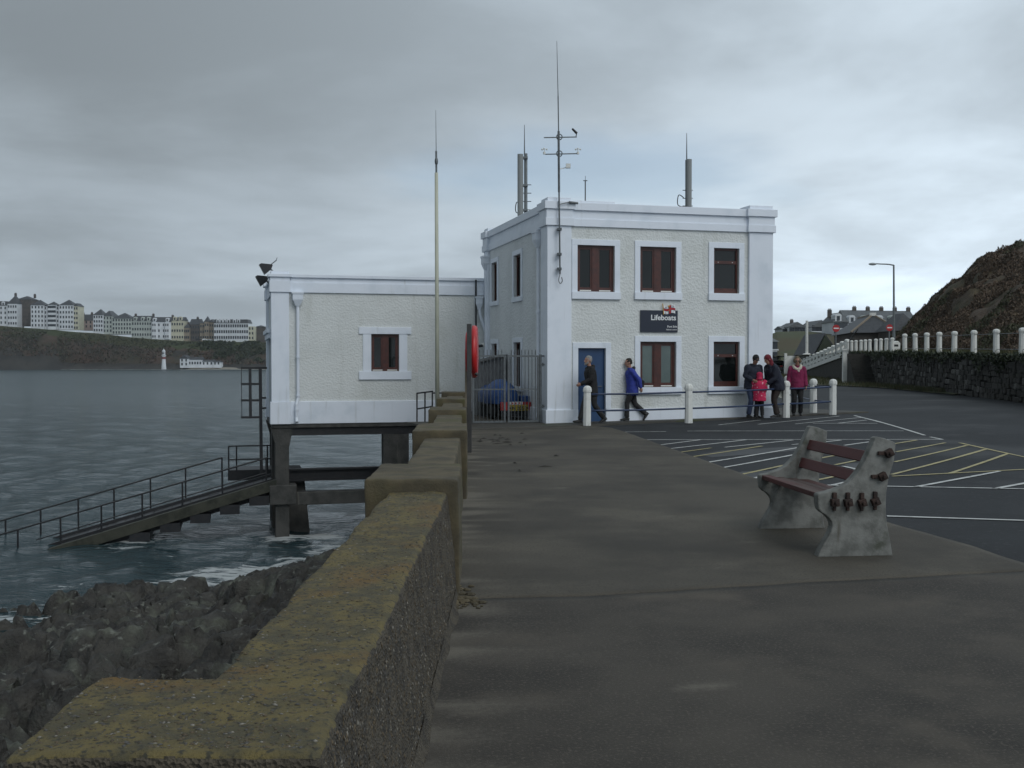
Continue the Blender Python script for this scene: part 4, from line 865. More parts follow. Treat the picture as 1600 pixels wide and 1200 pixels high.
for z in (zt-.25, .45): mb = MB(); mb.bar((gw, -.03, z), (gw+.14, -.03, z), .035); mb.bar((gw+.1, -.03, z-.05), (gw+.1, -.03, z+.05), .03); mb.build('hinge', M_galv, gate)
# ---- covered boat trailer behind the gate
TL = 1.9; q = lambda x, y: to_local(x, y, 1, TL); c = q(803, 655)
tr = thing('boat_trailer', 'blue tarpaulin covered boat trailer with red lighting board behind the gate', 'trailer', tuple(MS @ Vector((c.x, TL, 0))), TH)
M_tarp = mat('blue_tarpaulin', (0.012, 0.058, 0.20), 0.5, (0.008, 0.040, 0.145), 3, bump=0.7, bscale=7, bdist=0.03)
zz = lambda y: q(800, y).z; xx = lambda x: q(x, 640).x-c.x
mb = MB(); cx = xx(793); w = (xx(816)-xx(770))/2; h0, h1 = zz(626), zz(591)
prof = [(-w, h0-.1), (-w*1.0, h0+(h1-h0)*.45), (-w*.72, h0+(h1-h0)*.80), (-w*.2, h1), (w*.25, h1-.03), (w*.68, h0+(h1-h0)*.72), (w*.98, h0+(h1-h0)*.3), (w, h0-.1)]
nr = 9; vs = []; m_ = len(prof)
for i in range(nr):
    v = i/(nr-1); s = .72+.28*math.sin(math.pi*min(v*1.4+.12, 1)); yy = v*2.6
    for k, (a, z) in enumerate(prof): vs.append((cx+a*s+.015*math.sin(k*2.3+i), yy+.02*math.cos(k+i*2), h0-.1+(z-h0+.1)*(s if 0 < k < m_-1 else 1)+.015*math.sin(k*3.1+i*1.7)))
fs = [(i*m_+k, i*m_+k+1, (i+1)*m_+k+1, (i+1)*m_+k) for i in range(nr-1) for k in range(m_-1)]+[tuple(range(m_)), tuple(range((nr-1)*m_, nr*m_))]
mb.add(vs, fs); o = mb.build('tarpaulin', M_tarp, tr, smooth=True); sm = o.modifiers.new('s', 'SUBSURF'); sm.levels = sm.render_levels = 1
mb = MB(); mb.box(xx(815), xx(831), .1, .6, zz(631), zz(619)); mb.build('blue_box', M_tarp, tr, bevel=.02)
M_redb = mat('red_board', (0.40, 0.018, 0.02), 0.45); mb = MB(); mb.box(xx(781), xx(828), -.1, -.06, zz(641), zz(628)); mb.build('lighting_board', M_redb, tr)
mb = MB(); mb.box(xx(794), xx(823), -.115, -.102, zz(641.5), zz(632.5)); pl = mb.build('number_plate', mat('plate_yellow', (0.36, 0.27, 0.03), 0.5), tr)
me = text_mesh('MN 205 X', (zz(632.5)-zz(641.5))*.85, M_black, .001, 'CENTER', .003); o = link('lettering', me, pl); o.rotation_euler = (math.pi/2, 0, 0); o.location = ((xx(794)+xx(823))/2, -.118, zz(640.2))
mb = MB(); mb.box(xx(795), xx(815), -.115, -.102, zz(631.8), zz(627.6)); lbp = mb.build('label_plate', M_swhite, tr)
for k, x in enumerate((798, 803, 809)): mb = MB(); mb.box(xx(x), xx(x+2.5), -.119, -.116, zz(631), zz(628.5)); mb.build('lamp_lens', M_redb, lbp)
for x in (773, 824):
    mb = MB(); a = xx(x); mb.cyl((a, .6, .29), (a+.17, .6, .29), .28, n=18); wh = mb.build('wheel', mat('tyre_rubber', (.012, .012, .013), .8), tr, bevel=.03); mb = MB(); mb.cyl((a-.005, .6, .29), (a+.175, .6, .29), .14, n=14); mb.build('rim', M_galv, wh)
mb = MB(); mb.box(xx(783), xx(822), .0, .08, zz(650), zz(643)); mb.box(xx(780), xx(826), .55, .65, .25, .33); mb.box(xx(800), xx(803), .08, 3, .3, .4); mb.box(xx(808), xx(820), .02, .1, .1, .3)
mb.box(xx(781), xx(785), .0, 2.4, .38, zz(626)-.08); mb.box(xx(812), xx(816), .0, 2.4, .38, zz(626)-.08); mb.build('chassis', M_black, tr)
# ---- store shed behind the gate
SLY = 4.2; q = lambda x, y: to_local(x, y, 1, SLY); a, b = q(751, 640), q(789, 640)
sh_ = thing('storage_shed', 'weathered grey lean to shed between sea wall and station', 'shed', tuple(MS @ Vector((a.x, SLY, 0))), TH)
w = b.x-a.x; z0, z1 = q(751, 567).z, q(789, 557).z; M_shed = mat('weathered_boards', (.16, .165, .17), .8, (.09, .092, .095), 5, stretch=(6, 6, 1))
for k in range(7): mb = MB(); u0, u1 = w*k/7, w*(k+.94)/7; mb.prism([(u0, 0), (u1, 0), (u1, z0+(z1-z0)*u1/w), (u0, z0+(z1-z0)*u0/w)], (0, .03), lambda u, v, t: (u, t, v)); mb.build('board', M_shed, sh_)
mb = MB(); mb.prism([(0.01, 0), (w-.01, 0), (w-.01, z1-.01), (.01, z0-.01)], (.032, 1.0), lambda u, v, t: (u, t, v)); mb.build('shed_body', M_shed, sh_)
mb = MB(); mb.prism([(-.08, z0+.0), (w+.06, z1+.02), (w+.06, z1+.06), (-.08, z0+.04)], (-.1, 1.1), lambda u, v, t: (u, t, v)); mb.build('roof', MATS['felt_roof'], sh_)
# ================================================================== FENCE OF WHITE POSTS IN FRONT OF THE STATION
def post_mesh(h, r=.10, n=8):
    mb = MB(); mb.lathe([(r*1.04, 0), (r, h*.4), (r*.93, h-.16), (r*1.12, h-.155), (r*1.14, h-.10), (r*1.02, h-.05), (r*.72, h-.015), (r*.3, h), (.001, h+.002)], n=n, rot=math.pi/8); return mb.mesh('post', M_postw)
fpx = [(917, 665, 606), (1076, 661, 603), (1228, 652.5, 600), (1301, 648, 598.5), (1271, 645.5, 595.5)]
FP = [G(x, y) for x, y, _ in fpx]; FP.append(Vector((9.6, 37.0, gz(9.6, 37)))); FP[4] = Vector(FP[4])
o_ = FP[0]; fence = thing('post_and_rail_fence', 'white domed posts joined by two navy rails in front of the station', 'fence', tuple(o_))
pm = post_mesh(1.02)
for p in FP: o = link('post', pm, fence); o.location = p-o_; o.rotation_euler = (0, random.uniform(-.012, .012), random.uniform(0, .2))
for a, b in zip(FP[:-1], FP[1:]):
    for z in (.80, .38):
        mb = MB(); u = a-o_+Vector((0, 0, z)); v = b-o_+Vector((0, 0, z)); m_ = (u+v)/2-Vector((0, 0, .012)); mb.tube([u, m_, v], [.024]*3, 8, res=3); mb.build('rail', M_railb, fence, smooth=True)
# ================================================================== BENCH
bo, bf_ = G(1278, 870), G(1183, 824); bd = bf_-bo; BL = math.hypot(bd.x, bd.y)
bench = thing('bench', 'bench with curved pale concrete ends and dark red timber slats on the pavement', 'bench', tuple(bo+Vector((0, 0, -.004))), math.atan2(bd.y, bd.x)-math.pi/2)
M_bconc = mat('bench_concrete', (.20, .205, .192), .85, (.11, .113, .104), 7, (.36, .66), bump=.6, bscale=50, bdist=.006, col3=(.070, .076, .060), n3=(3.0, .58, .74),
              streak=((.09, .085, .07), (9, 9, 1.3), .62, .8))
PROF = [(600, 1110), (612, 1075), (640, 1020), (672, 970), (698, 925), (711, 880), (706, 850), (690, 825), (660, 795), (630, 778), (606, 752), (597, 700), (596, 650), (604, 636), (660, 626), (715, 611),
        (770, 592), (825, 562), (870, 520), (912, 470), (950, 410), (985, 340), (1015, 275), (1036, 225), (1056, 214), (1110, 226), (1180, 252), (1197, 266), (1191, 330), (1184, 400), (1166, 455), (1148, 510),
        (1136, 570), (1128, 630), (1124, 720), (1126, 800), (1134, 870), (1147, 935), (1163, 1010), (1180, 1088)]
PROF = [((x-600)/881, (1110-y)/881) for x, y in PROF]; PROF[-1] = (PROF[-1][0], 0.0)
def bench_end(y0, y1):
    mb = MB(); mb.prism(PROF, (y0, y1), lambda a, b, t: (a, t, b)); o = mb.build('end_panel', M_bconc, bench); add_bevel(o, .008, 2); return o
e0 = bench_end(0, .10); e1 = bench_end(BL-.10, BL)
M_slat = mat('red_slat_paint', (.085, .018, .017), .6, (.050, .014, .013), 7, bump=.2, bscale=60, bdist=.003, stretch=(1, .15, 1), streak=((.06, .045, .035), (14, 1.2, 14), .6, .75))
M_rust = mat('rusty_iron', (.040, .022, .017), .85, (.020, .013, .011), 14, bump=.5, bscale=60, bdist=.004)
M_worn = mat('worn_slat', (.085, .058, .050), .75, (.075, .026, .023), 9, stretch=(1, .12, 1), bump=.2, bscale=60, bdist=.003)
for k in range(4):
    x = .06+.128*k; zt_ = .528-.012*k if k else .535; mb = MB(); mb.box(x-.044, x+.044, .09, BL-.09, zt_-.045, zt_)
    o = mb.build('seat_slat', [M_slat, M_worn], bench); o.data.polygons.foreach_set('material_index', [1 if f.normal.z > .9 else 0 for f in o.data.polygons]); add_bevel(o, .006)
for x, z in ((.50, .83), (.42, .655)):
    mb = MB(); mb.bar((x, .09, z), (x, BL-.09, z), .042, .10, up=(.35, 0, 1)); o = mb.build('back_slat', M_slat, bench); add_bevel(o, .006)
for x, z, hor in ((.136, .465, 0), (.252, .463, 0), (.375, .460, 0), (.492, .468, 0), (.608, .880, 1), (.552, .682, 1)):
    mb = MB(); mb.prism([(.047*math.cos(a+.7+x), .045*math.sin(a+.7+x)) for a in np.linspace(0, 2*math.pi, 5)[:-1]], (-.05, .0), lambda a, b, t: (x+a, t, z+b))
    if hor: mb.box(x-.095, x-.03, -.03, .0, z-.018, z+.014)
    else: mb.box(x-.017, x+.017, -.03, .0, z+.03, z+.085); mb.box(x-.013, x+.013, -.025, 0, z-.07, z-.03)
    mb.cyl((x, -.075, z), (x, -.05, z), .016, n=8); o = mb.build('bolt', M_rust, bench); add_bevel(o, .005)
# ================================================================== LIFEBUOY STAND
lb_ = G(733, 707); lz = lambda y: at(735, y, lb_.y).z; xs = lambda x: at(x, 600, lb_.y).x-lb_.x
buoy = thing('lifebuoy_stand', 'red round lifebuoy housing seen edge on between posts by the sea wall', 'lifebuoy', tuple(lb_))
mb = MB(); mb.box(xs(729.5), xs(737), -.03, .03, -.05, lz(506)); mb.build('post', mat('dark_post', (.045, .045, .045), .6, (.03, .03, .03), 6), buoy, bevel=.006)
mb = MB(); mb.box(xs(724.5)-.02, xs(729)-.02, .95, 1.03, -.05, lz(545)); mb.build('post', mat('tan_post', (.20, .17, .12), .8, (.13, .11, .08), 6, stretch=(8, 8, 1)), buoy)
M_red = mat('lifebuoy_red', (.46, .018, .020), .38, (.36, .016, .018), 4)
cz = (lz(506)+lz(592))/2-.0; Rb = (lz(506)-lz(592))/2
def shell(x0, x1, r, name, label=None):
    prof = [(.001, x1), (r*.82, x1), (r*.93, x1-(x1-x0)*.08), (r*.985, x1-(x1-x0)*.3), (r, x1-(x1-x0)*.55), (r, x0)]; mb = MB(); n = 32; m_ = len(prof); vs = []
    for rr, xx_ in prof:
        for k in range(n): a = 2*math.pi*k/n; vs.append((xx_, .5+rr*math.cos(a), cz+rr*math.sin(a)))
    mb.add(vs, [(i*n+k, i*n+(k+1) % n, (i+1)*n+(k+1) % n, (i+1)*n+k) for i in range(m_-1) for k in range(n)]+[tuple(range((m_-1)*n, m_*n))]); mb.build(name, M_red, buoy, smooth=True)
shell(xs(736.5), xs(745.3), Rb*.98, 'front_cover'); shell(xs(735.5), xs(726), Rb*.78, 'back_cover')
mb = MB(); mb.cyl((xs(742), .5-Rb*.5, cz-Rb*.8), (xs(746), .5-Rb*.5, cz-Rb*.86), .03); mb.build('latch', M_black, buoy)
# ================================================================== FLAGPOLE AND SMALL RAILING BY THE WALL
fy = 30.3; p = at(683.5, 640, fy); p.z = -.3; hz_ = lambda y: at(682, y, fy).z+.3
fp = thing('flagpole', 'tall cream pole with thin aerial tip in front of the boathouse', 'pole', tuple(p))
mb = MB(); mb.cyl((0, 0, 0), (-.02, 0, hz_(270)), .062, .048, 12); mb.build('pole', mat('cream_paint', (.46, .47, .38), .6, (.38, .39, .31), 3, stretch=(3, 3, .5)), fp, smooth=True)
mb = MB(); mb.cyl((-.02, 0, hz_(272)), (-.025, 0, hz_(236)), .028, n=8); mb.cyl((-.025, 0, hz_(236)), (-.035, 0, hz_(172)), .012, .005, n=6); mb.build('aerial_tip', M_galv, fp)
mb = MB(); mb.ball((-.02, 0, hz_(252)), (.05, .05, .12), 8, 6); mb.build('coupling', M_galv, fp)
ry = 31.0; rp = at(652, 655, ry); rl = thing('guard_railing', 'small dark steel guard railing by the flagpole at the wall end', 'railing', tuple(rp)); q = lambda x, y, Y=ry: at(x, y, Y)-rp
for a, b, Y1, Y2 in (((651.5, 661), (651.5, 614), ry, ry), ((664, 661), (664, 613), ry+.3, ry+.3), ((675.5, 655), (675.5, 611.5), ry+.6, ry+.6), ((651.5, 614.5), (676, 611.5), ry, ry+.6), ((651.5, 639), (676, 635), ry, ry+.6), ((676, 614), (705, 614), ry+.6, ry+.8), ((697, 614), (697, 640), ry+.75, ry+.75)):
    mb = MB(); mb.cyl(q(*a, Y1), q(*b, Y2), .022, n=8); mb.build('rail_post' if abs(a[0]-b[0]) < 2 else 'guard_rail', M_black, rl)
# seaweed and litter scraps blown on to the pavement
mb = MB()
for k in range(26):
    x, y = (random.gauss(778, 22), random.gauss(688, 6)) if k < 20 else (random.uniform(800, 880), random.uniform(690, 740)); p = G(x, y); a = random.uniform(0, 3); l = random.uniform(.04, .16); w = random.uniform(.015, .04)
    c, s_ = math.cos(a), math.sin(a); z = p.z+.008; mb.add([(p.x+c*l, p.y+s_*l, z), (p.x-s_*w, p.y+c*w, z+.014), (p.x-c*l*.8, p.y-s_*l*.8, z), (p.x+s_*w, p.y-c*w, z+.003), (p.x, p.y, z+.02)], [(0, 1, 4), (1, 2, 4), (2, 3, 4), (3, 0, 4)])
tag(mb.build('seaweed_scraps', mat('dry_weed', (.018, .015, .011), .9)), kind='stuff')
# ================================================================== RIGHT SIDE: ROAD WALL, PROMENADE, HILL
WSL = .14
def wallx(Y): return 17.5+WSL*(Y-36.2)
def ztop(Y): return float(np.interp(Y, [20, 37.6, 55.7, 75, 90], [1.75, 1.90, 2.16, 2.3, 2.3]))
M_grass = mat('rough_grass', (.036, .044, .014), .9, (.060, .055, .022), 1.4, (.4, .65), bump=.6, bscale=30, bdist=.03)
M_stone = [mat('dark_wall_stone', (.036, .034, .030), .9, (.016, .017, .014), 4, bump=.6, bscale=15, bdist=.02), mat('grey_wall_stone', (.050, .048, .042), .9, (.024, .025, .021), 4, bump=.6, bscale=15, bdist=.02), mat('pale_wall_stone', (.13, .13, .12), .9, (.06, .06, .055), 5)]
Y0, Y1 = 28.0, 72.5
rw = thing('stone_wall', 'dark rubble stone retaining wall along the right side of the road', 'wall', (wallx(36.2), 36.2, 0), -math.atan(WSL)); iw = MW[rw.name].inverted()
def wl(Y, off=0.0, z=0): return iw @ Vector((wallx(Y)+off, Y, z))
mb = MB(); ys = np.linspace(Y0, Y1, 40); vs = []
for Y in ys:
    for dx, z in ((.10, -.3), (.16, ztop(Y)-.12), (.62, ztop(Y)-.12), (.62, -.3)): vs.append(wl(Y, dx, z))
mb.add(vs, [(i*4+k, i*4+(k+1) % 4, (i+1)*4+(k+1) % 4, (i+1)*4+k) for i in range(39) for k in range(4)]); mb.build('wall_core', mat('wall_core_earth', (.012, .012, .011), .95), rw)
def stone_mesh(i):
    r = random.Random(i); mb = MB(); mb.box(-.5, .5, -.5, .5, -.5, .5); bm = bmesh.new(); me = mb.mesh('stone', M_stone); bm.from_mesh(me)
    bmesh.ops.bevel(bm, geom=bm.edges[:], offset=.13, segments=1, affect='EDGES', profile=.5)
    for v in bm.verts: v.co += Vector((r.uniform(-.05, .05), r.uniform(-.09, .05), r.uniform(-.06, .06)))
    bm.to_mesh(me); bm.free(); return me
SM = []
for i in range(9):
    me = stone_mesh(i); me.polygons.foreach_set('material_index', np.full(len(me.polygons), [0, 0, 0, 0, 1, 1, 1, 0, 2][i], np.int32)); SM.append(me)
stones = []
Y = Y0
courses = 9
for c in range(courses):
    y = Y0-random.uniform(0, .5)
    while y < Y1:
        w = random.choice((.16, .22, .28, .34, .45, .6))*random.uniform(.85, 1.15); H_ = ztop(y)-.10; h = H_/courses; z = h*(c+.5)+.06+random.uniform(-.03, .03)+.03*math.sin(y*1.3+c)
        stones.append((y+w/2, w*random.uniform(.9, 1.04), z, h*random.uniform(.8, 1.25))); y += w
stones.sort(key=lambda s: (s[0] < 35.0, s[0]))          # those in frame first, nearest first
rest = MB()
for k, (y, w, z, h) in enumerate(stones):
    me = random.choice(SM); p = wl(y, .07, z+gz(wallx(y), y)*.0); sc = (random.uniform(.14, .27), w, h)
    if k < 298:
        o = link('stone', me, rw); o.location = p; o.scale = sc; o.rotation_euler = (0, random.uniform(-.09, .09), random.uniform(-.09, .09))
    else:
        v0 = [(p.x+v.co.x*sc[0], p.y+v.co.y*sc[1], p.z+v.co.z*sc[2]) for v in me.vertices]; rest.m = me.polygons[0].material_index; rest.add(v0, [tuple(f.vertices) for f in me.polygons])
tag(rest.build('rubble_stones', M_stone, rw), kind='stuff')
# ivy and weeds over the wall
def leaf_mesh(C, size, m, name, up=0.3, r=rng):
    n = len(C); a = r.normal(size=(n, 3)); a[:, 2] *= .6; a /= np.linalg.norm(a, axis=1)[:, None]; b = r.normal(size=(n, 3)); b = np.cross(a, b); b /= np.linalg.norm(b, axis=1)[:, None]; b[:, 2] = np.abs(b[:, 2])+up
    s = size*(.5+r.random(n))[:, None]; V = np.stack([C-a*s*.5, C+b*s*.9, C+a*s*.5, C-b*s*.25], 1).reshape(-1, 3)
    F = (np.array([[0, 1, 2, 3]])[None]+4*np.arange(n)[:, None, None]).reshape(-1, 4); me = npmesh(name, V, F, m, False)
    if isinstance(m, list): me.polygons.foreach_set('material_index', r.integers(0, len(m), n).astype(np.int32))
    return me
M_leaf = [mat('dark_ivy', (.016, .026, .010), .6), mat('weed_green', (.034, .046, .016), .7), mat('dead_brown', (.040, .026, .015), .8)]
n = 5200; yy = rng.uniform(Y0, Y1, n); cl_ = pn(np.stack([yy*.5, yy*0, yy*0+4], -1)); zt_ = np.array([ztop(v) for v in yy]); hh = zt_-rng.random(n)**1.7*(.22+1.2*np.clip(cl_+.12, 0, 1)); C = np.stack([17.5+WSL*(yy-36.2)-.07-.12*rng.random(n), yy, hh], -1)
tag(link('trailing_ivy', leaf_mesh(C, .085, M_leaf[:2]+M_leaf[:1], 'trailing_ivy')), kind='stuff')
# grass at the wall foot
def grass(n, fx, h, name):
    P = fx(n); a = rng.uniform(0, 6.28, n); hh = h*(.4+rng.random(n)); dx = np.cos(a)*.02; dy = np.sin(a)*.02; ln = rng.normal(size=(n, 2))*.4*hh[:, None]
    V = np.stack([P+np.stack([dx, dy, 0*a], -1), P-np.stack([dx, dy, 0*a], -1), P+np.stack([ln[:, 0], ln[:, 1], hh], -1)], 1).reshape(-1, 3); F = np.arange(3*n).reshape(-1, 3)
    me = npmesh(name, V, F, [mat('grass_blade', (.045, .055, .018), .8), mat('dry_grass_blade', (.085, .075, .035), .8)], False); me.polygons.foreach_set('material_index', (rng.random(n) < .35).astype(np.int32))
    return tag(link(name, me), kind='stuff')
def verge_pts(n):
    y = rng.uniform(46, 100, n); w = np.interp(y, [46, 55, 60, 66, 80, 100], [.3, .9, 2.2, 4.5, 4.5, 2.5]); x = 17.5+WSL*(y-36.2)-w*rng.random(n); return np.stack([x, y, gzn(x, y)-.02], -1)
grass(9000, verge_pts, .22, 'verge_grass')
V = []; ys = np.linspace(44, 104, 40)
for y in ys:
    w = float(np.interp(y, [44, 55, 60, 66, 80, 104], [.3, .9, 2.2, 4.5, 4.5, 2.5]))
    for t in np.linspace(0, 1, 8): x = wallx(y)+.3-t*(w+.3)+.1*math.sin(y*1.7)*t; V.append((x, y, gz(x, y)+.015+.12*(1-t)*t))
tag(link('grass_verge', npmesh('grass_verge', V, gridF(40, 8), M_grass)), kind='structure')
# upper promenade behind the wall
V = []; ys = np.linspace(20, 135, 60)
for y in ys:
    for t in np.linspace(0, 1, 12): x = wallx(y)+.18+t*14; V.append((x, y, ztop(y)-.06+.04*math.sin(y*.9+t*9)+(.0 if t < .3 else .3*(t-.3))))
tag(link('upper_promenade', npmesh('upper_promenade', V, gridF(60, 12), M_grass)), kind='structure')
grass(7000, lambda n: (lambda y: np.stack([17.5+WSL*(y-36.2)+.2+rng.random(n)*1.3, y, np.array([ztop(v) for v in y])-.06], -1))(rng.uniform(30, 75, n)), .2, 'promenade_grass')
# white posts and wires along the promenade
f0 = Vector((wallx(37.6)+.35, 37.6, ztop(37.6)-.1)); pf = thing('promenade_fence', 'row of white domed posts with thin wires on top of the stone wall', 'fence', tuple(f0))
pm2 = post_mesh(1.12, .13)
Yp = [34.7, 37.6, 40.5, 43.4, 46.3, 48.8, 51.1, 53.4, 55.7, 58.7, 60.3, 61.8, 63.2, 65, 66.4, 67.9, 69.6, 71.2, 72.5]; PP = []
for k, y in enumerate(Yp):
    p = Vector((wallx(y)+.35, y, ztop(y)-.1)); PP.append(p)
    o = link('post', pm2, pf); o.location = p-f0; o.rotation_euler = (random.uniform(-.015, .015), random.uniform(-.015, .015), .3); s_ = .94 if y < 57 else .8; o.scale = (s_, s_, s_)
for z in (.86, .28):
    for a, b in zip(PP[:9][:-1], PP[1:9]): mb = MB(); mb.cyl(a-f0+Vector((0, 0, z)), b-f0+Vector((0, 0, z)), .012, n=5); mb.build('wire', M_galv, pf)
# ramp down with its white fence
R0, R1 = Vector((wallx(73)+.35, 73, 2.2)), at(1253, 579, 95)
rf = thing('ramp_fence', 'white close set fence sloping down the ramp beyond the stone wall', 'fence', tuple(R0)); n = 13; d = R1-R0
pm3 = post_mesh(1.05, .17)
for k in range(n):
    o = link('post', pm3, rf); o.location = d*(k/(n-1)); o.scale = (.9, .9, .95)
for z in (.78, .36): mb = MB(); mb.bar(Vector((0, 0, z)), d+Vector((0, 0, z)), .07, .20); mb.build('rail', M_postw, rf)
mb = MB(); mb.bar(Vector((-.1, 0, -.06)), d+Vector((-.1, 0, -.06)), .3, .28); mb.build('kerb', M_postw, rf)
rm = thing('ramp_wall', 'dark retaining wall below the white ramp fence', 'wall', (R0.x, R0.y, 0)); mb = MB()
mb.add([(-.15, 0, -.2), (d.x-.15, d.y, -.2), (d.x-.15, d.y, R1.z-.05), (-.15, 0, R0.z-.1), (1, 0, -.2), (d.x+1, d.y, -.2), (d.x+1, d.y, R1.z-.05), (1, 0, R0.z-.1)], [(0, 1, 2, 3), (3, 2, 6, 7), (0, 4, 5, 1), (0, 3, 7, 4), (1, 5, 6, 2)]); mb.build('wall_face', M_stone[0], rm)
# steps with white pillar
sy = 64.5; sx = wallx(sy); st = thing('stone_steps', 'dark stone steps with a white end pillar set into the road wall', 'steps', (sx, sy, gz(sx, sy)), -math.atan(WSL))
mb = MB(); mb.box(-1.35, -1.05, -.2, .2, -.1, 2.0); mb.box(-1.42, -.98, -.27, .27, 2.0, 2.1); mb.build('pillar', M_postw, st)
for k in range(9): mb = MB(); mb.box(-1.2, -.05, -1.0-.3*k, -.7-.3*k, -.1, .2*(9-k)); mb.build('step', M_stone[0], st)
mb = MB(); mb.box(-1.3, .0, -.1, .5, -.1, .32); mb.build('plinth', M_postw, st)
mb = MB(); mb.cyl((-1.0, -.35, .1), (-1.0, -.35, 2.6), .03); mb.cyl((-1.0, -.35, 2.6), (-1.0, -3.0, 3.2), .03); mb.build('handrail', M_black, st)
# ---- heather hill on the right
def heather_hill():
    rp = [(1392, 545, 112), (1412, 522, 108), (1432, 493, 104), (1446, 474, 102), (1470, 456, 99), (1488, 438, 97), (1502, 431, 95), (1520, 419, 94), (1535, 402, 92), (1552, 391, 90), (1578, 385, 88), (1596, 378, 87), (1640, 366, 85), (1720, 345, 80), (1900, 300, 72), (2300, 230, 55), (3200, 120, 34)]
    rid = np.array([tuple(at(p[0], p[1]+6, p[2])) for p in rp]); s = np.linspace(0, 1, len(rp)); ss = np.linspace(0, 1, 170)
    rid = np.stack([np.interp(ss, s, rid[:, k]) for k in range(3)], -1)
    fy = np.interp(ss, s, [112, 104, 98, 93, 88, 83, 79, 75, 71, 67, 63, 59, 55, 48, 40, 28, 12]); fx = 17.5+WSL*(fy-36.2)+np.interp(ss, [0, .2, .6, 1], [8.5, 7.5, 6.0, 6.0])
    ft = np.stack([fx, fy, np.array([ztop(v) for v in fy])-.15], -1); tt = np.concatenate([np.linspace(0, 1, 70), np.linspace(1.03, 2.2, 16)])
    V = np.zeros((len(ss), len(tt), 3))
    for j, t in enumerate(tt):
        if t <= 1: V[:, j] = ft+(rid-ft)*t; V[:, j, 2] = ft[:, 2]+(rid[:, 2]-ft[:, 2])*(t**.88)
        else: V[:, j] = rid+(rid-ft)*(t-1)*1.4; V[:, j, 2] = rid[:, 2]-(t-1)*1.0
    P = V.reshape(-1, 3); k = np.sin(np.clip(tt, 0, 1)*math.pi*.85)[None, :].repeat(len(ss), 0).ravel()+.18
    P = P+np.stack([fbm(P*.16+9*i, 4) for i in range(3)], -1)*np.array([.8, .8, 1.1])*k[:, None]+np.stack([0*k, 0*k, .18*fbm(P*.9, 3)], -1)
    m = mat('heather_ground', (.072, .053, .038), .95, (.040, .040, .021), .25, (.42, .6), bump=1.0, bscale=4, bdist=.15, col3=(.085, .066, .036), n3=(.6, .5, .68))
    tag(link('heather_hill', npmesh('heather_hill', P, gridF(len(ss), len(tt)), m)), kind='structure')
    G_ = P.reshape(len(ss), len(tt), 3); n = 130000; i = rng.random(n)*(len(ss)-38); j = rng.random(n)*72; i0 = i.astype(int); j0 = j.astype(int); fi = (i-i0)[:, None]; fj = (j-j0)[:, None]
    C = (G_[i0, j0]*(1-fi)+G_[i0+1, j0]*fi)*(1-fj)+(G_[i0, j0+1]*(1-fi)+G_[i0+1, j0+1]*fi)*fj
    cl = fbm(C*.28+50, 3); keep = cl > -.25; C = C[keep]; cl = cl[keep]; C[:, 2] += rng.random(len(C))**1.5*(.12+.6*np.clip(cl, 0, 1))
    ms = [mat('bracken_brown', (.115, .082, .058), .9), mat('bracken_dark', (.090, .065, .047), .9), mat('gorse_green', (.070, .074, .042), .9), mat('heath_straw', (.135, .105, .070), .9)]
    me = leaf_mesh(C, .12, ms, 'heather_bracken'); g = fbm(C*.12+77, 2); idx = rng.choice([0, 1, 0, 3], len(C), p=[.4, .3, .15, .15]); idx[g > .12] = rng.choice([2, 1], (g > .12).sum(), p=[.75, .25]); me.polygons.foreach_set('material_index', idx.astype(np.int32))
    tag(link('heather_bracken', me), kind='stuff')
heather_hill()
# ---- grassy bank and village ground
def bank():
    pts = [(1120, 535, 520, 240), (1195, 531, 527, 235), (1215, 530, 521, 230), (1255, 532, 520, 228), (1300, 533, 522, 226), (1360, 535, 521, 224), (1480, 535, 518, 224), (1800, 535, 505, 224)]
    V = []
    for px, _, yc, Y in pts:
        f = at(px, 565, 150); f.z = .4; c = at(px, yc, Y)
        for t in np.linspace(0, 1, 14): p = f.lerp(c, t); p.z = f.z+(c.z-f.z)*math.sin(t*math.pi/2)**1.2; V.append(tuple(p))
        V.append((c.x*1.5, c.y*1.5, c.z+1.0))
    V = np.array(V).reshape(len(pts), 15, 3); s = np.linspace(0, 1, len(pts)); ss = np.linspace(0, 1, 70); V = np.stack([[np.interp(ss, s, V[:, j, k]) for k in range(3)] for j in range(15)], 0).transpose(2, 0, 1).reshape(-1, 3)
    V[:, 2] += .5*fbm(V*.06, 3)
    tag(link('grassy_bank', npmesh('grassy_bank', V, gridF(70, 15), mat('bank_grass', (.042, .052, .016), .95, (.055, .046, .018), .07, (.4, .62), bump=.6, bscale=2, bdist=.2))), kind='structure')
bank()
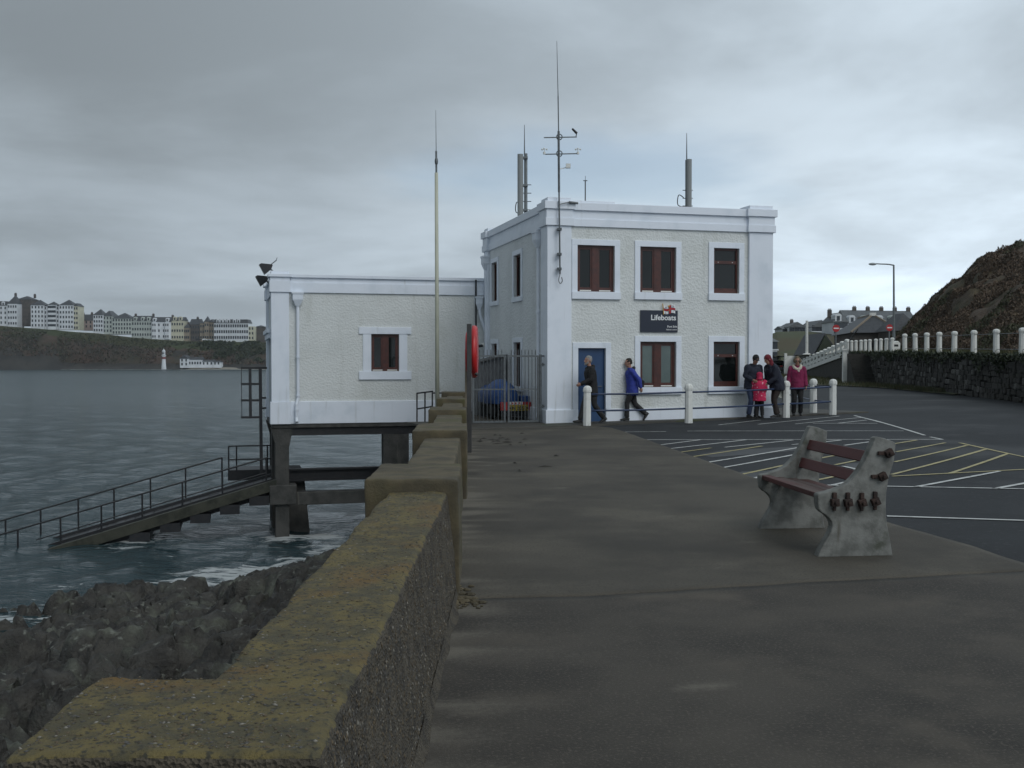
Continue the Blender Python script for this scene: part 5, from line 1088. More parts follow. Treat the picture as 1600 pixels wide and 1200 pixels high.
# ---- generic house builder in its own frame: front wall on y=0 facing -y, x to the right
M_wwall = mat('far_white_wall', (.62, .65, .68), .8, (.54, .57, .60), .3); M_cwall = mat('far_cream_wall', (.50, .49, .38), .8, (.43, .42, .33), .3); M_twall = mat('far_tan_wall', (.26, .22, .17), .8, (.19, .165, .13), .3)
M_bwall = mat('far_dark_stone', (.085, .075, .068), .9, (.055, .050, .047), .4); M_gwall = mat('far_greenish_wall', (.42, .46, .43), .8, (.36, .40, .38), .3); M_pwall = mat('far_pink_wall', (.30, .24, .22), .8)
M_farwin = mat('far_window', (.030, .036, .045), .2)
def hip(mb, x0, x1, y0, y1, z, h, kind='hip', ov=.3):
    x0 -= ov; x1 += ov; y0 -= ov; y1 += ov; w, d = x1-x0, y1-y0
    if kind == 'pyramid': r0 = r1 = ((x0+x1)/2, (y0+y1)/2)
    elif kind == 'gable': r0, r1 = (x0, (y0+y1)/2), (x1, (y0+y1)/2)
    elif kind == 'cross': r0, r1 = ((x0+x1)/2, y0), ((x0+x1)/2, y1)
    else:
        i = min(w, d)/2
        r0, r1 = ((x0+i, (y0+y1)/2), (x1-i, (y0+y1)/2)) if w >= d else (((x0+x1)/2, y0+i), ((x0+x1)/2, y1-i))
    if kind == 'mansard':
        i = h*.35; vs = [(x0, y0, z), (x1, y0, z), (x1, y1, z), (x0, y1, z), (x0+i, y0+i, z+h), (x1-i, y0+i, z+h), (x1-i, y1-i, z+h), (x0+i, y1-i, z+h)]
        return mb.add(vs, [(0, 1, 5, 4), (1, 2, 6, 5), (2, 3, 7, 6), (3, 0, 4, 7), (4, 5, 6, 7)])
    vs = [(x0, y0, z), (x1, y0, z), (x1, y1, z), (x0, y1, z), (*r0, z+h), (*r1, z+h)]
    if w >= d and kind != 'cross': fs = [(0, 1, 5, 4), (1, 2, 5), (2, 3, 4, 5), (3, 0, 4), (0, 3, 2, 1)]
    else: fs = [(0, 1, 4), (1, 2, 5, 4), (2, 3, 5), (3, 0, 4, 5), (0, 3, 2, 1)]
    mb.add(vs, fs)
def far_house(name, lab, px0, px1, ye, yb0, yb1, Y, roof, rh, wall_m, floors, cols, dep=11, cat='building', chim=(), wsize=(1.05, 1.75), dormers=(), rot=0.0, parent=None, group=None, skip=None, bays=()):
    a, b = at(px0, 540, Y), at(px1, 540, Y); w = b.x-a.x; ze = at(0, ye, Y).z; z0 = min(at(0, yb0, Y).z, at(0, yb1, Y).z)-1.0
    if parent is None: t = thing(name, lab, cat, (a.x, Y, z0), rot, group); ox = 0.0
    oy = 0.0
    if parent is not None: t, A, zb, PY = parent; ox = a.x-A; z0 = zb; oy = Y-PY
    H_ = ze-z0; mb = MB(); mb.box(ox, ox+w, oy, oy+dep, 0, H_); mb.build('wall', wall_m, t)
    if roof != 'flat':
        mb = MB(); rr = rh*Y/FPX; hip(mb, ox, ox+w, oy, oy+dep, H_+.01, rr, roof); ro = mb.build('roof', M_slate if Y > 400 else mat('pale_slate_roof', (.105, .115, .122), .7, (.08, .088, .094), 1.5), t)
        for cx in chim: mb = MB(); cs = 1.0 if Y > 400 else .5; mb.box(ox+w*cx-.75*cs, ox+w*cx+.75*cs, oy+dep*.5-.5*cs, oy+dep*.5+.5*cs, H_+rr*.5, H_+rr+1.3*cs); [mb.cyl((ox+w*cx+q*cs, oy+dep*.5, H_+rr+1.3*cs), (ox+w*cx+q*cs, oy+dep*.5, H_+rr+1.8*cs), .16*cs, n=6) for q in (-.45, 0, .45)]; mb.build('chimney', M_bwall, ro)
        for dx in dormers:
            mb = MB(); c = ox+w*dx; ds = 1.0 if Y > 400 else .55; mb.box(c-1.1*ds, c+1.1*ds, oy-.15, oy+2.5, H_, H_+2.0*ds); mb.prism([(1.2*ds*math.cos(q), 1.0*ds*math.sin(q)) for q in np.linspace(0, math.pi, 7)], (oy-.2, oy+2.5), lambda u, v, q: (c+u, q, H_+2.0*ds+v)); dm = mb.build('dormer', wall_m, ro)
            mb = MB(); mb.box(c-.5*ds, c+.5*ds, oy-.24, oy-.16, H_+.5*ds, H_+2.1*ds); mb.build('dormer_window', M_farwin, t)
    g = at(0, (yb0+yb1)/2, Y).z-z0; fh = (H_-g)/floors; wm = MB(); wm.box(-wsize[0]/2, wsize[0]/2, -.06, .02, 0, wsize[1]); wme = wm.mesh('window', M_farwin)
    sm_ = MB(); sm_.box(-wsize[0]/2-.15, wsize[0]/2+.15, -.16, -.001, -.22, 0); sme = sm_.mesh('sill', wall_m)
    for f in range(floors):
        zz = g+fh*f+fh*.28
        for c in range(cols):
            if skip and skip(f, c): continue
            x = ox+w*(c+.5)/cols; o = link('window', wme, t); o.location = (x, oy, zz)
            if parent is None: q = link('sill', sme, o)
    for bx, bw in bays:
        mb = MB(); c = ox+w*bx; mb.prism([(-bw/2, 0), (-bw*.3, -1.1), (bw*.3, -1.1), (bw/2, 0)], (g, H_-.6), lambda u, v, q: (c+u, oy+v, q)); mb.build('bay', wall_m, t)
        for f in range(floors):
            for u in (-.16, .16): mb = MB(); mb.box(c+bw*u-.42, c+bw*u+.42, oy-1.16, oy-1.09, g+fh*f+fh*.28, g+fh*f+fh*.28+1.7); mb.build('bay_window', M_farwin, t)
    return (t, a.x, z0, Y) if parent is None else None
D = 770
def sea_front():
    far_house('hotel', 'white hotel with arched dormers at the far left of the headland row', -40, 12, 477.5, 508, 508, D, 'mansard', 7, M_wwall, 4, 8, dormers=(.55, .88))
    far_house('hotel_tower', 'white tower block with tall dark hipped roof next to the dark stone hotel', 12.3, 27, 474.5, 509, 510, D-2, 'pyramid', 14, M_wwall, 4, 4, chim=(.5,))
    far_house('stone_hotel', 'dark stone hotel with no visible windows left of the apartments', 26, 49, 468, 506, 507, D+6, 'hip', 6, M_bwall, 4, 0, chim=(.98,), dep=14)
    h = far_house('apartment_block', 'large white apartment block with pointed grey roofs on the headland', 48.5, 68.8, 476.8, 511, 513, D-4, 'pyramid', 9, M_wwall, 5, 4)
    far_house('', '', 68.9, 92.8, 478.5, 511, 513, D-2, 'mansard', 2, M_wwall, 5, 5, parent=h); far_house('', '', 75.3, 87.2, 476.2, 511, 513, D-4.6, 'pyramid', 5.5, M_wwall, 5, 3, parent=h, wsize=(2.2, 1.7), dep=8)
    far_house('', '', 92.9, 115, 476.8, 513, 516, D-4, 'hip', 9, M_wwall, 5, 5, parent=h); far_house('', '', 115.1, 122.3, 478.4, 515, 517, D-3, 'hip', 5, M_cwall, 5, 2, parent=h)
    far_house('stone_house', 'small pinkish brown house with two chimneys in the gap beyond the apartments', 125.5, 145, 500.8, 513, 514, D+10, 'gable', 10, M_pwall, 2, 3, chim=(.02, .72))
    h = far_house('corner_hotel', 'pale hotel with a pointed corner tower at the left of the terrace', 146, 161, 492.2, 519, 520, D-4, 'pyramid', 10, M_wwall, 4, 4)
    far_house('', '', 161.1, 175.5, 494, 520, 521, D-2, 'hip', 9, M_gwall, 4, 3, parent=h, dep=14); far_house('', '', 175.6, 205.4, 497.5, 521, 525, D-3, 'hip', 9, M_gwall, 4, 7, parent=h, dep=13)
    far_house('terrace_house', 'grey green guest house with dormers left of the bay fronted white house', 205.8, 237, 501.5, 526, 528, D-2, 'gable', 8.5, M_gwall, 3, 8, chim=(.08, .97), dormers=(.18, .55, .85))
    far_house('terrace_house', 'white guest house with bay windows in the middle of the headland terrace', 237.4, 267, 503, 529, 531, D-3, 'gable', 8, M_wwall, 3, 4, chim=(.98,), dormers=(.14, .82), bays=((.14, 4.6), (.82, 4.6)), skip=lambda f, c: c in (0, 3))
    far_house('terrace_house', 'cream guest house at the right end of the pale headland terrace', 267.4, 287, 501, 531, 532, D-2, 'gable', 6, M_cwall, 3, 5, dormers=(.3, .75))
    far_house('terrace_house', 'narrow tan house between the cream and dark brick houses', 287.4, 296, 512, 531.5, 532, D-1, 'hip', 6, M_twall, 2, 3, chim=(.45,))
    far_house('brick_house', 'dark brown brick house with irregular roof beside the tan house', 296.4, 312, 507, 531, 532, D+2, 'gable', 9, M_bwall, 3, 4, chim=(.6,))
    h = far_house('turret_house', 'tan stone house with a pointed turret next to the large white hotel', 312.4, 319.5, 505, 531, 532, D+1, 'gable', 3, M_twall, 3, 2); far_house('', '', 319.6, 326.5, 502.5, 531, 532, D-1, 'pyramid', 9, M_twall, 3, 2, parent=h, dep=6); far_house('', '', 326.6, 334, 503.5, 531, 532, D+1, 'hip', 5, M_twall, 3, 2, parent=h)
    h = far_house('seafront_hotel', 'large white hotel with mansard roof and dormers near the boathouse', 334.4, 388, 505, 532, 532, D-4, 'mansard', 6, M_wwall, 3, 15, dormers=(.12, .22, .32, .43, .6, .72), wsize=(1.2, 2.1)); far_house('', '', 388.1, 397, 510, 532, 532, D-3, 'flat', 0, M_cwall, 3, 2, parent=h)
    far_house('brick_house', 'plain dark brown building at the right end of the headland row', 397.4, 414, 511, 532, 533, D+4, 'hip', 3, M_bwall, 2, 0)
    h = far_house('beach_cottage', 'white cottage with gable end and long low wing above the beach', 281, 294, 560.5, 572.5, 572.5, 722, 'cross', 6, M_wwall, 2, 2, dep=9, chim=(.5,), cat='cottage'); far_house('', '', 294.1, 315, 562, 572, 572, 724, 'gable', 4, M_wwall, 1, 5, parent=h, dep=8, chim=(.2, .8)); far_house('', '', 315.1, 333, 565, 571.5, 571.5, 725, 'gable', 3, M_wwall, 1, 3, parent=h, dep=7); far_house('', '', 333.1, 344, 566, 571, 571, 724, 'gable', 2.5, M_wwall, 1, 2, parent=h, dep=7)
    # lighthouse
    p = at(256, 576.5, 690); p.z = -3.4; s = 690/FPX; zc = lambda y: at(0, y, 690).z+3.4
    lh = thing('lighthouse', 'small white lighthouse with one red band on the far shore', 'lighthouse', tuple(p)); r = s*3.8
    for n_, pr, m in (('tower', [(r, 0), (r*.9, zc(572)), (r*.72, zc(561)), (r*.72, zc(561)+.01)], M_wwall), ('red_band', [(r*.73, zc(561)), (r*.71, zc(557.8))], mat('lighthouse_red', (.16, .02, .02), .6)), ('gallery', [(r*.72, zc(557.8)), (r*.72, zc(556)), (r*.95, zc(555.5)), (r*.95, zc(554.8)), (r*.7, zc(554.6))], M_wwall),
                     ('lantern', [(r*.62, zc(554.6)), (r*.62, zc(549.5))], M_wwall), ('dome', [(r*.72, zc(549.5)), (r*.62, zc(547.8)), (r*.3, zc(546.4)), (r*.1, zc(546)), (r*.1, zc(544.5))], M_wwall)):
        mb = MB(); mb.lathe(pr, n=16); mb.build(n_, m, lh, smooth=False)
    for u in (-.25, .25): mb = MB(); mb.box(u*r-r*.13, u*r+r*.13, -r*.68, -r*.5, zc(553.5), zc(550.5)); mb.build('lantern_window', M_farwin, lh)
def headland():
    top = [(-900, 470, 800), (-300, 498, 790), (-60, 505, 765), (0, 508.5, 764), (60, 513, 762), (122, 518.5, 761), (150, 520, 762), (205, 526.5, 763), (240, 529.5, 763), (300, 533, 764), (335, 533.5, 764), (412, 534, 765), (520, 538, 768), (700, 545, 775), (900, 552, 800)]
    px = np.linspace(-900, 900, 320); ty = np.interp(px, [t[0] for t in top], [t[1] for t in top]); td = np.interp(px, [t[0] for t in top], [t[2] for t in top])
    pn_ = lambda a, b: pn(np.stack([px*a, px*0+b, px*0], -1))
    rows = []; sh = 722+5*pn_(.02, 3)-np.where(px < 90, (90-px)*.12, 0); shz = np.full_like(px, WATER_Z-.6)
    def row(Y, z): return np.stack([(px-800)/FPX*Y, Y+0*px, z+0*px], -1)
    tz = EYE+(HY-ty)/FPX*td
    rows.append(row(sh-6, shz-1)); rows.append(row(sh, WATER_Z+.1)); rows.append(row(sh+5, np.where(px < 90, 2.5, np.where(px > 275, -2.6, -2.2))+1.2*pn_(.09, 8)))
    bz = np.where(px < 90, 4.5, np.where(px > 275, -1.4, -.8)); b0 = sh+np.where(px > 270, 9, 7)
    for t in np.linspace(0, 1, 26): rows.append(row(b0+(td-4-b0)*t, bz+(tz-.4-bz)*(t**.85)))
    rows.append(row(td+2, tz-.2)); rows.append(row(td+40, tz)); rows.append(row(td+600, tz+4))
    V = np.stack(rows, 0); P = V.reshape(-1, 3); k = np.zeros(len(rows)); k[2] = .5; k[3:29] = np.sin(np.linspace(.12, .97, 26)*math.pi); k = k[:, None].repeat(len(px), 1).ravel()
    P = P+np.stack([0*k, 2.2*fbm(P*.05, 4)*k, 1.5*fbm(P*.07+30, 4)*k], -1)
    m = mat('headland_heath', (.050, .031, .021), .95, (.028, .026, .014), .05, (.42, .6), col3=(.018, .017, .014), n3=(.10, .52, .66), bump=.8, bscale=.6, bdist=.6)
    m2 = mat('far_turf', (.030, .040, .014), .95, (.045, .043, .018), .03, (.4, .65)); m3 = mat('far_rock', (.022, .021, .020), .95, (.038, .036, .032), .1)
    me = npmesh('headland', P, gridF(len(rows), len(px)), [m, m2, m3]); nr = len(rows)-1; nc = len(px)-1; ri = np.arange(nr)[:, None]+0*px[None, :-1]; pc = px[None, :-1]+0*ri
    tt = (ri-3)/25+.10*fbm(np.stack([pc*.035, ri*.12, 0*ri], -1).reshape(-1, 3), 4).reshape(ri.shape); lim = np.interp(pc, [-100, 60, 130, 200, 290, 340, 400], [.80, .80, .72, .62, .60, .45, .5])
    mi = np.where(tt > lim, 1, 0); mi = np.where((ri < 6+3*np.sin(pc*.11)) & (pc < 95), 2, mi); mi = np.where((ri < 4) & (pc >= 95), 2, mi); me.polygons.foreach_set('material_index', mi.ravel().astype(np.int32))
    tag(link('headland', me), kind='structure')
    n = 30000; c_ = rng.integers(60, len(px)-60, n); r_ = 4+(rng.random(n)*23).astype(int); C = P.reshape(len(rows), len(px), 3)[r_, c_]+rng.normal(size=(n, 3))*np.array([1.8, .6, .5]); g = fbm(C*.03+11, 4); k_ = g > -.12; C = C[k_]; g = g[k_]
    me = leaf_mesh(C, .95, [mat('far_bracken', (.075, .050, .036), .9), mat('far_scrub', (.036, .034, .024), .9), mat('far_gorse', (.042, .050, .024), .9)], 'headland_scrub'); me.polygons.foreach_set('material_index', np.where(r_[k_] > 17, 2, np.where(g > .25, 1, rng.choice([0, 1, 2], len(C), p=[.6, .25, .15]))).astype(np.int32)); tag(link('headland_scrub', me), kind='stuff')
    V = []
    for i, x in enumerate(np.linspace(275, 640, 60)):
        for Y, z in ((720.5, WATER_Z+.05), (727, -2.5), (730, -2.2)): V.append(((x-800)/FPX*Y, Y, z))
    tag(link('beach', npmesh('beach', V, gridF(60, 3), mat('beach_sand', (.22, .205, .17), .9))), kind='structure')
    V = []
    for i, x in enumerate(np.linspace(95, 640, 120)):
        for Y, z in ((714+2*math.sin(i*.7), WATER_Z+.14), (722, WATER_Z+.24)): V.append(((x-800)/FPX*Y, Y, z+.03))
    tag(link('surf_line', npmesh('surf_line', V, gridF(120, 2), mat('surf_foam', (.40, .42, .42), .9, (.08, .10, .10), .25, (.4, .6)))), kind='stuff')
    # evergreen bushes low on the slope, right of the cottage
    n = 15000; u = rng.random(n); cx = np.where(rng.random(n) < .7, rng.normal(342, 20, n), rng.normal(395, 9, n)); Y = 735+25*u; x = (cx-800)/FPX*Y; z = EYE+(HY-(568-30*u))/FPX*Y+rng.random(n)*2.2
    C = np.stack([x, Y-1.5, z], -1); keep = fbm(C*.05+3, 3) > -.1; tag(link('slope_bushes', leaf_mesh(C[keep], 1.3, [M_leaf[0], M_leaf[1]], 'slope_bushes')), kind='stuff')
headland(); sea_front()
# ---- vehicles
def car_mesh(kind):
    if kind == 'van': prof = [(0, .35), (0, 1.0), (.15, 1.9), (.4, 1.98), (3.1, 1.98), (3.7, 1.25), (4.5, 1.05), (4.6, .4)]; win = [(.35, 1.2, 1.0, 1.75), (1.15, 1.2, 2.9, 1.75)]
    else: prof = [(0, .35), (.02, .8), (.2, .95), (.75, 1.42), (2.3, 1.45), (3.0, 1.0), (4.0, .85), (4.15, .4)]; win = [(.75, .95, 1.5, 1.33), (1.6, .95, 2.35, 1.33)]
    return prof, win
def car(lab, loc, rz, kind, m, far=False):
    t = thing('parked_van' if kind == 'van' else 'parked_car', lab, 'van' if kind == 'van' else 'car', loc, rz, 'cars parked beyond the station'); prof, win = car_mesh(kind); wd = .85
    mb = MB(); mb.prism(prof, (-wd, wd), lambda a, b, q: (a, q*(1 if b < 1.05 else .86), b)); mb.build('body', m, t, bevel=.06)
    for s in (-1, 1):
        for w in win: mb = MB(); mb.box(w[0], w[2], s*wd*.94-.02*1, s*wd*.94+.02, w[1], w[3]); mb.build('window', M_glass, t)
        for x in (.8, 3.4): mb = MB(); mb.cyl((x, s*wd-.12, .32), (x, s*wd+.03, .32), .32, n=14); wh = mb.build('wheel', MATS['tyre_rubber'], t); mb = MB(); mb.cyl((x, s*wd+.02, .32), (x, s*wd+.045, .32), .18, n=10); mb.build('rim', M_galv, wh)
        mb = MB(); mb.box(-.02, .03, s*.6-.15, s*.6+.15, .72, .88); mb.build('tail_lamp', M_redb, t)
    mb = MB(); mb.prism([(prof[3][0]-.02, prof[3][1]-.12), (prof[2][0]-.025, prof[2][1]+.06), (prof[2][0]-.005, prof[2][1]+.06), (prof[3][0], prof[3][1]-.12)], (-.6, .6), lambda a, b, q: (a, q, b)); mb.build('rear_window', M_glass, t)
M_carw = mat('white_car_paint', (.62, .64, .66), .3); M_card = mat('dark_car_paint', (.014, .016, .02), .25); M_carg = mat('silver_car_paint', (.28, .30, .32), .3)
yv = 118
for k, (x, Yc, kd, m, lab, rz) in enumerate(((1205, 130, 'van', M_carw, 'white van parked far off just right of the station', 1.2), (1221, 132, 'car', M_carg, 'pale silver car parked beside the white van far off', 1.2), (1212, 118, 'car', M_card, 'dark car parked in front of the white van far off', 1.3))):
    p = at(x, 570, Yc); car(lab, (p.x, p.y, gz(p.x, p.y)-.02), rz, kd, m)
for k, (x, yb, m, lab) in enumerate(((306, 531, M_card, 'tiny dark car on the headland road below the brick house'), (316, 531.5, M_carw, 'tiny white car on the headland road below the turret house'), (324, 532, M_carg, 'tiny silver car on the headland road by the seafront hotel'))):
    p = at(x, yb, D-8); t = thing('parked_car', lab, 'car', (p.x, p.y, p.z-.4), .1, 'cars on the headland road'); prof, _ = car_mesh('car'); mb = MB(); mb.prism(prof, (-.85, .85), lambda a, b, q: (a, q*(1 if b < 1.05 else .8), b)); mb.build('body', m, t)
    for w in (.8, 3.3): mb = MB(); mb.cyl((w, -.9, .32), (w, .9, .32), .33, n=10); mb.build('wheel', MATS['tyre_rubber'], t)
# ---- buildings beyond the promenade
def hip_building():
    c = Vector(at(1331, 520, 110)); far = at(1300, 526, 124); u = Vector((far.x-c.x, far.y-c.y, 0)); L_ = u.length; rz = math.atan2(u.y, u.x)-math.pi/2; z0 = 2.0; ze = c.z-z0; wdt = 5.0
    t = thing('slate_roofed_hall', 'low dark hall with a broad hipped slate roof behind the promenade fence', 'building', (c.x, c.y, z0), rz)
    mb = MB(); mb.box(.25, wdt-.25, .25, L_, 0, ze); mb.build('wall', M_bwall, t)
    rh = at(1368, 493, 113).z-c.z; mb = MB(); hip(mb, 0, wdt, 0, L_, ze+.01, rh, 'hip', .15); ro = mb.build('roof', M_slate, t)
    mb = MB(); mb.bar((-.1, -.1, ze+.06), (wdt/2, wdt/2, ze+rh+.08), .16); mb.bar((wdt+.1, -.1, ze+.06), (wdt/2, wdt/2, ze+rh+.08), .16); mb.bar((wdt/2, wdt/2, ze+rh+.06), (wdt/2, L_-wdt/2, ze+rh+.06), .16); mb.build('ridge_tiles', M_twall, ro)
    mb = MB(); mb.box(wdt/2-.3, wdt/2+.3, wdt/2-.3, wdt/2+.3, ze+rh-.1, ze+rh+.25); mb.build('finial', M_postw, ro)
    for x in (1.2, 3.2): mb = MB(); mb.box(x, x+.9, .2, .26, .6, 1.6); mb.build('window', M_farwin, t)
    a, b = at(1398, 517, 104), at(1440, 517, 104); z0 = 2.0; t = thing('slate_roofed_store', 'small dark building with slate roof at the foot of the heather hill', 'building', (a.x, 104, z0)); w = b.x-a.x; ze = a.z-z0; rh = at(0, 490, 106).z-a.z
    mb = MB(); mb.box(.1, w, .2, 5, 0, ze); mb.build('wall', M_bwall, t); mb = MB(); hip(mb, 0, w, 0, 5.2, ze+.01, rh, 'hip', .15); mb.build('roof', M_slate, t)
hip_building()
# hillside terrace
tz = 215
for k, (x0, x1, lab) in enumerate(((1324.5, 1346, 'first house from the left of the grey hillside terrace'), (1346.2, 1367.5, 'second house from the left of the grey hillside terrace'), (1367.7, 1389, 'third house from the left of the grey hillside terrace'), (1389.2, 1410.5, 'fourth house from the left of the grey hillside terrace'), (1410.7, 1432, 'rightmost house of the grey hillside terrace'))):
    far_house('terrace_house', lab+' behind the slate hall', x0, x1, 505, 530, 530, tz, 'gable', 22-k*.3, M_gwall if k % 2 else M_wwall, 2, 2, dep=9, chim=(.98,), dormers=(.3,) if k < 4 else (), group='terrace houses behind the slate hall', wsize=(.9, 1.1))
# dormers and gables on that terrace
far_house('gabled_house', 'white gabled house at the left end of the hillside terrace', 1303, 1324, 503, 530, 530, 205, 'hip', 15, M_wwall, 2, 3, dep=8, chim=(.12,), wsize=(.9, 1.1), dormers=(.3,))
far_house('bungalow', 'white gable fronted bungalow on the green bank left of the flagpole', 1233, 1258, 511, 523, 523, 250, 'cross', 8, M_wwall, 1, 3, dep=10, chim=(.5,), cat='house', wsize=(1.2, 1.2))
far_house('bungalow', 'low pale wing house at the left edge of the green bank', 1223.5, 1232.7, 514, 523, 523, 252, 'gable', 5, M_wwall, 1, 2, dep=8, cat='house', wsize=(1.0, 1.0))
far_house('bungalow', 'white glass gabled house on the green bank right of the flagpole', 1270, 1296, 511, 520, 520, 250, 'cross', 11, M_wwall, 1, 4, dep=12, cat='house', wsize=(1.4, 1.4))
far_house('white_house', 'narrow white house half hidden by the station corner', 1190, 1214.5, 534, 566, 566, 170, 'gable', 6, M_wwall, 2, 3, dep=8, cat='house', wsize=(.9, 1.2))
p = at(1274, 556, 128); t = thing('dark_barn', 'dark gabled barn at the foot of the green bank', 'barn', (p.x, 128, .3)); w = at(1312, 0, 128).x-p.x; zt_ = at(0, 524, 128).z-.3
mb = MB(); mb.prism([(0, 0), (w, 0), (w, zt_*.55), (w*.45, zt_), (0, zt_*.45)], (0, 9), lambda u, v, q: (u, q, v)); mb.build('wall', M_leaf[0], t); mb = MB(); mb.prism([(-.2, zt_*.45-.1), (w*.45, zt_+.05), (w+.2, zt_*.55-.1), (w+.2, zt_*.55+.1), (w*.45, zt_+.28), (-.2, zt_*.45+.1)], (.3, 9.3), lambda u, v, q: (u, q, v)); mb.build('roof', M_slate, t)
# low white wall and mast at the ramp foot
a, b = at(1230, 572, 100), at(1292, 568, 100); t = thing('white_wall', 'low white boarded wall at the foot of the ramp', 'wall', (a.x, 100, gz(a.x, 100))); w = b.x-a.x; h = at(0, 556, 100).z-gz(a.x, 100)
for k in range(6): mb = MB(); mb.box(w*k/6, w*(k+.97)/6, 0, .15, 0, h+.02*math.sin(k*2)); mb.build('panel', M_postw, t)
mb = MB(); mb.box(-.25, -.02, -.05, .2, 0, h+.25); mb.build('end_post', M_postw, t)
p = at(1260.5, 556, 102); p.z = gz(p.x, 102); t = thing('flag_mast', 'plain white mast rising behind the low white wall', 'pole', tuple(p)); z = at(0, 501, 102).z-p.z; mb = MB(); mb.cyl((0, 0, 0), (0, 0, z), .16, .12, 10); mb.build('mast', M_postw, t); mb = MB(); mb.lathe([(.4, 0), (.4, z*.38), (.3, z*.4)], n=8); mb.build('base', M_postw, t)
# no entry signs
def no_entry(lab, px, py, Y, rpx, base_z):
    p = at(px, py, Y); t = thing('no_entry_sign', lab, 'sign', (p.x, p.y, base_z), group='no entry signs'); z = p.z-base_z; r = rpx*Y/FPX
    mb = MB(); mb.cyl((0, .05, 0), (0, .05, z+r*.9), .04); mb.build('post', M_greyp, t); mb = MB(); mb.cyl((0, -.01, z), (0, .02, z), r, n=24); d_ = mb.build('disc', mat('sign_red', (.42, .02, .025), .4), t)
    mb = MB(); mb.box(-r*.72, r*.72, -.016, -.012, z-r*.17, z+r*.17); mb.build('bar', M_swhite, d_)
no_entry('left round red no entry sign with white bar, in front of the hillside terrace', 1306.5, 513, 71, 5.6, ztop(71)-.1); no_entry('right round red no entry sign with white bar, beside the street lamp', 1390, 512, 60, 5.2, ztop(60)-.1)
# street lamp
Yl = 66.0; p = at(1396.5, 555, Yl); p.z = ztop(Yl)-.1; q = lambda x, y: at(x, y, Yl)-p
t = thing('street_lamp', 'tall grey street lamp with a single left pointing arm', 'street lamp', tuple(p))
mb = MB(); mb.cyl((0, 0, 0), (0, 0, 1.4), .10, .085); mb.cyl((0, 0, 1.4), q(1396.5, 414), .07, .05); mb.build('post', M_greyp, t)
mb = MB(); mb.tube([q(1396.5, 414.5), q(1388, 413), q(1376, 412.5), q(1369, 412)], [.045, .04, .038, .036], 8); mb.build('arm', M_greyp, t)
c = q(1363.5, 412.6); mb = MB(); mb.ball((c.x, c.y, c.z), (.26, .11, .085), 12, 7); mb.build('lamp_head', mat('lamp_bowl', (.30, .33, .34), .3), t)
# small things by the promenade: parked blue and white car behind the posts, litter bin
p = at(1407, 540, 98); t = thing('parked_car', 'white and blue car partly hidden behind the promenade posts', 'car', (p.x, 98, ztop(90)+.0), 1.35, 'cars parked on the promenade'); prof, win = car_mesh('car'); mb = MB(); mb.prism(prof, (-.85, .85), lambda a, b, q: (a, q*(1 if b < 1.05 else .84), b)); mb.build('body', mat('pale_blue_car', (.35, .42, .60), .3), t, bevel=.05)
for w in win:
    for s in (-1, 1): mb = MB(); mb.box(w[0], w[2], s*.8-.02, s*.8+.02, w[1], w[3]); mb.build('window', M_glass, t)
for x in (.8, 3.3):
    for s in (-1, 1): mb = MB(); mb.cyl((x, s*.75, .32), (x, s*.88, .32), .32, n=12); mb.build('wheel', MATS['tyre_rubber'], t)
p = Vector((wallx(62)+1.2, 62, ztop(62)-.1)); t = thing('litter_bin', 'pale box shaped bin near the top of the steps', 'bin', tuple(p)); mb = MB(); mb.prism([(-.25, 0), (.25, 0), (.28, .6), (.15, .75), (-.28, .68)], (-.2, .2), lambda a, b, q: (a, q, b)); mb.build('body', M_postw, t, bevel=.04); mb = MB(); mb.box(-.14, .14, -.21, -.19, .42, .54); mb.build('opening', M_black, t)
# ================================================================== PEOPLE
M_skin = mat('skin', (.36, .20, .145), .55, (.30, .155, .11), 12)
def remeshed(mb, name, m, parent, vox=.008, smooth=8, wr=0.0, wsc=9.0):
    me = mb.mesh('tmp', m); o = bpy.data.objects.new('tmp', me); COL.objects.link(o)
    r = o.modifiers.new('r', 'REMESH'); r.mode = 'VOXEL'; r.voxel_size = vox; sm = o.modifiers.new('s', 'SMOOTH'); sm.iterations = smooth; sm.factor = .5
    dg = bpy.context.evaluated_depsgraph_get(); me2 = bpy.data.meshes.new_from_object(o.evaluated_get(dg)); bpy.data.objects.remove(o); me2.name = name
    if wr:      # cloth folds
        n = len(me2.vertices); co = np.empty(n*3, np.float32); me2.vertices.foreach_get('co', co); nr = np.empty(n*3, np.float32); me2.vertices.foreach_get('normal', nr); co = co.reshape(-1, 3); nr = nr.reshape(-1, 3)
        co += nr*(wr*(pn(co*np.array([wsc, wsc, wsc*.55]))+.6*pn(co*wsc*2.1+9)))[:, None]; me2.vertices.foreach_set('co', co.ravel())
    me2.materials.clear(); [me2.materials.append(q) for q in (m if isinstance(m, list) else [m])]; me2.shade_smooth(); return link(name, me2, parent)
def V3(*a): return Vector(a)
def knee_of(hip, ank, l1, l2, fwd):
    d = ank-hip; L_ = min(d.length, l1+l2-.002); u = d.normalized(); a = (l1*l1-l2*l2+L_*L_)/(2*L_); h = math.sqrt(max(l1*l1-a*a, 0)); f = (fwd-u*fwd.dot(u)).normalized(); return hip+u*a+f*h
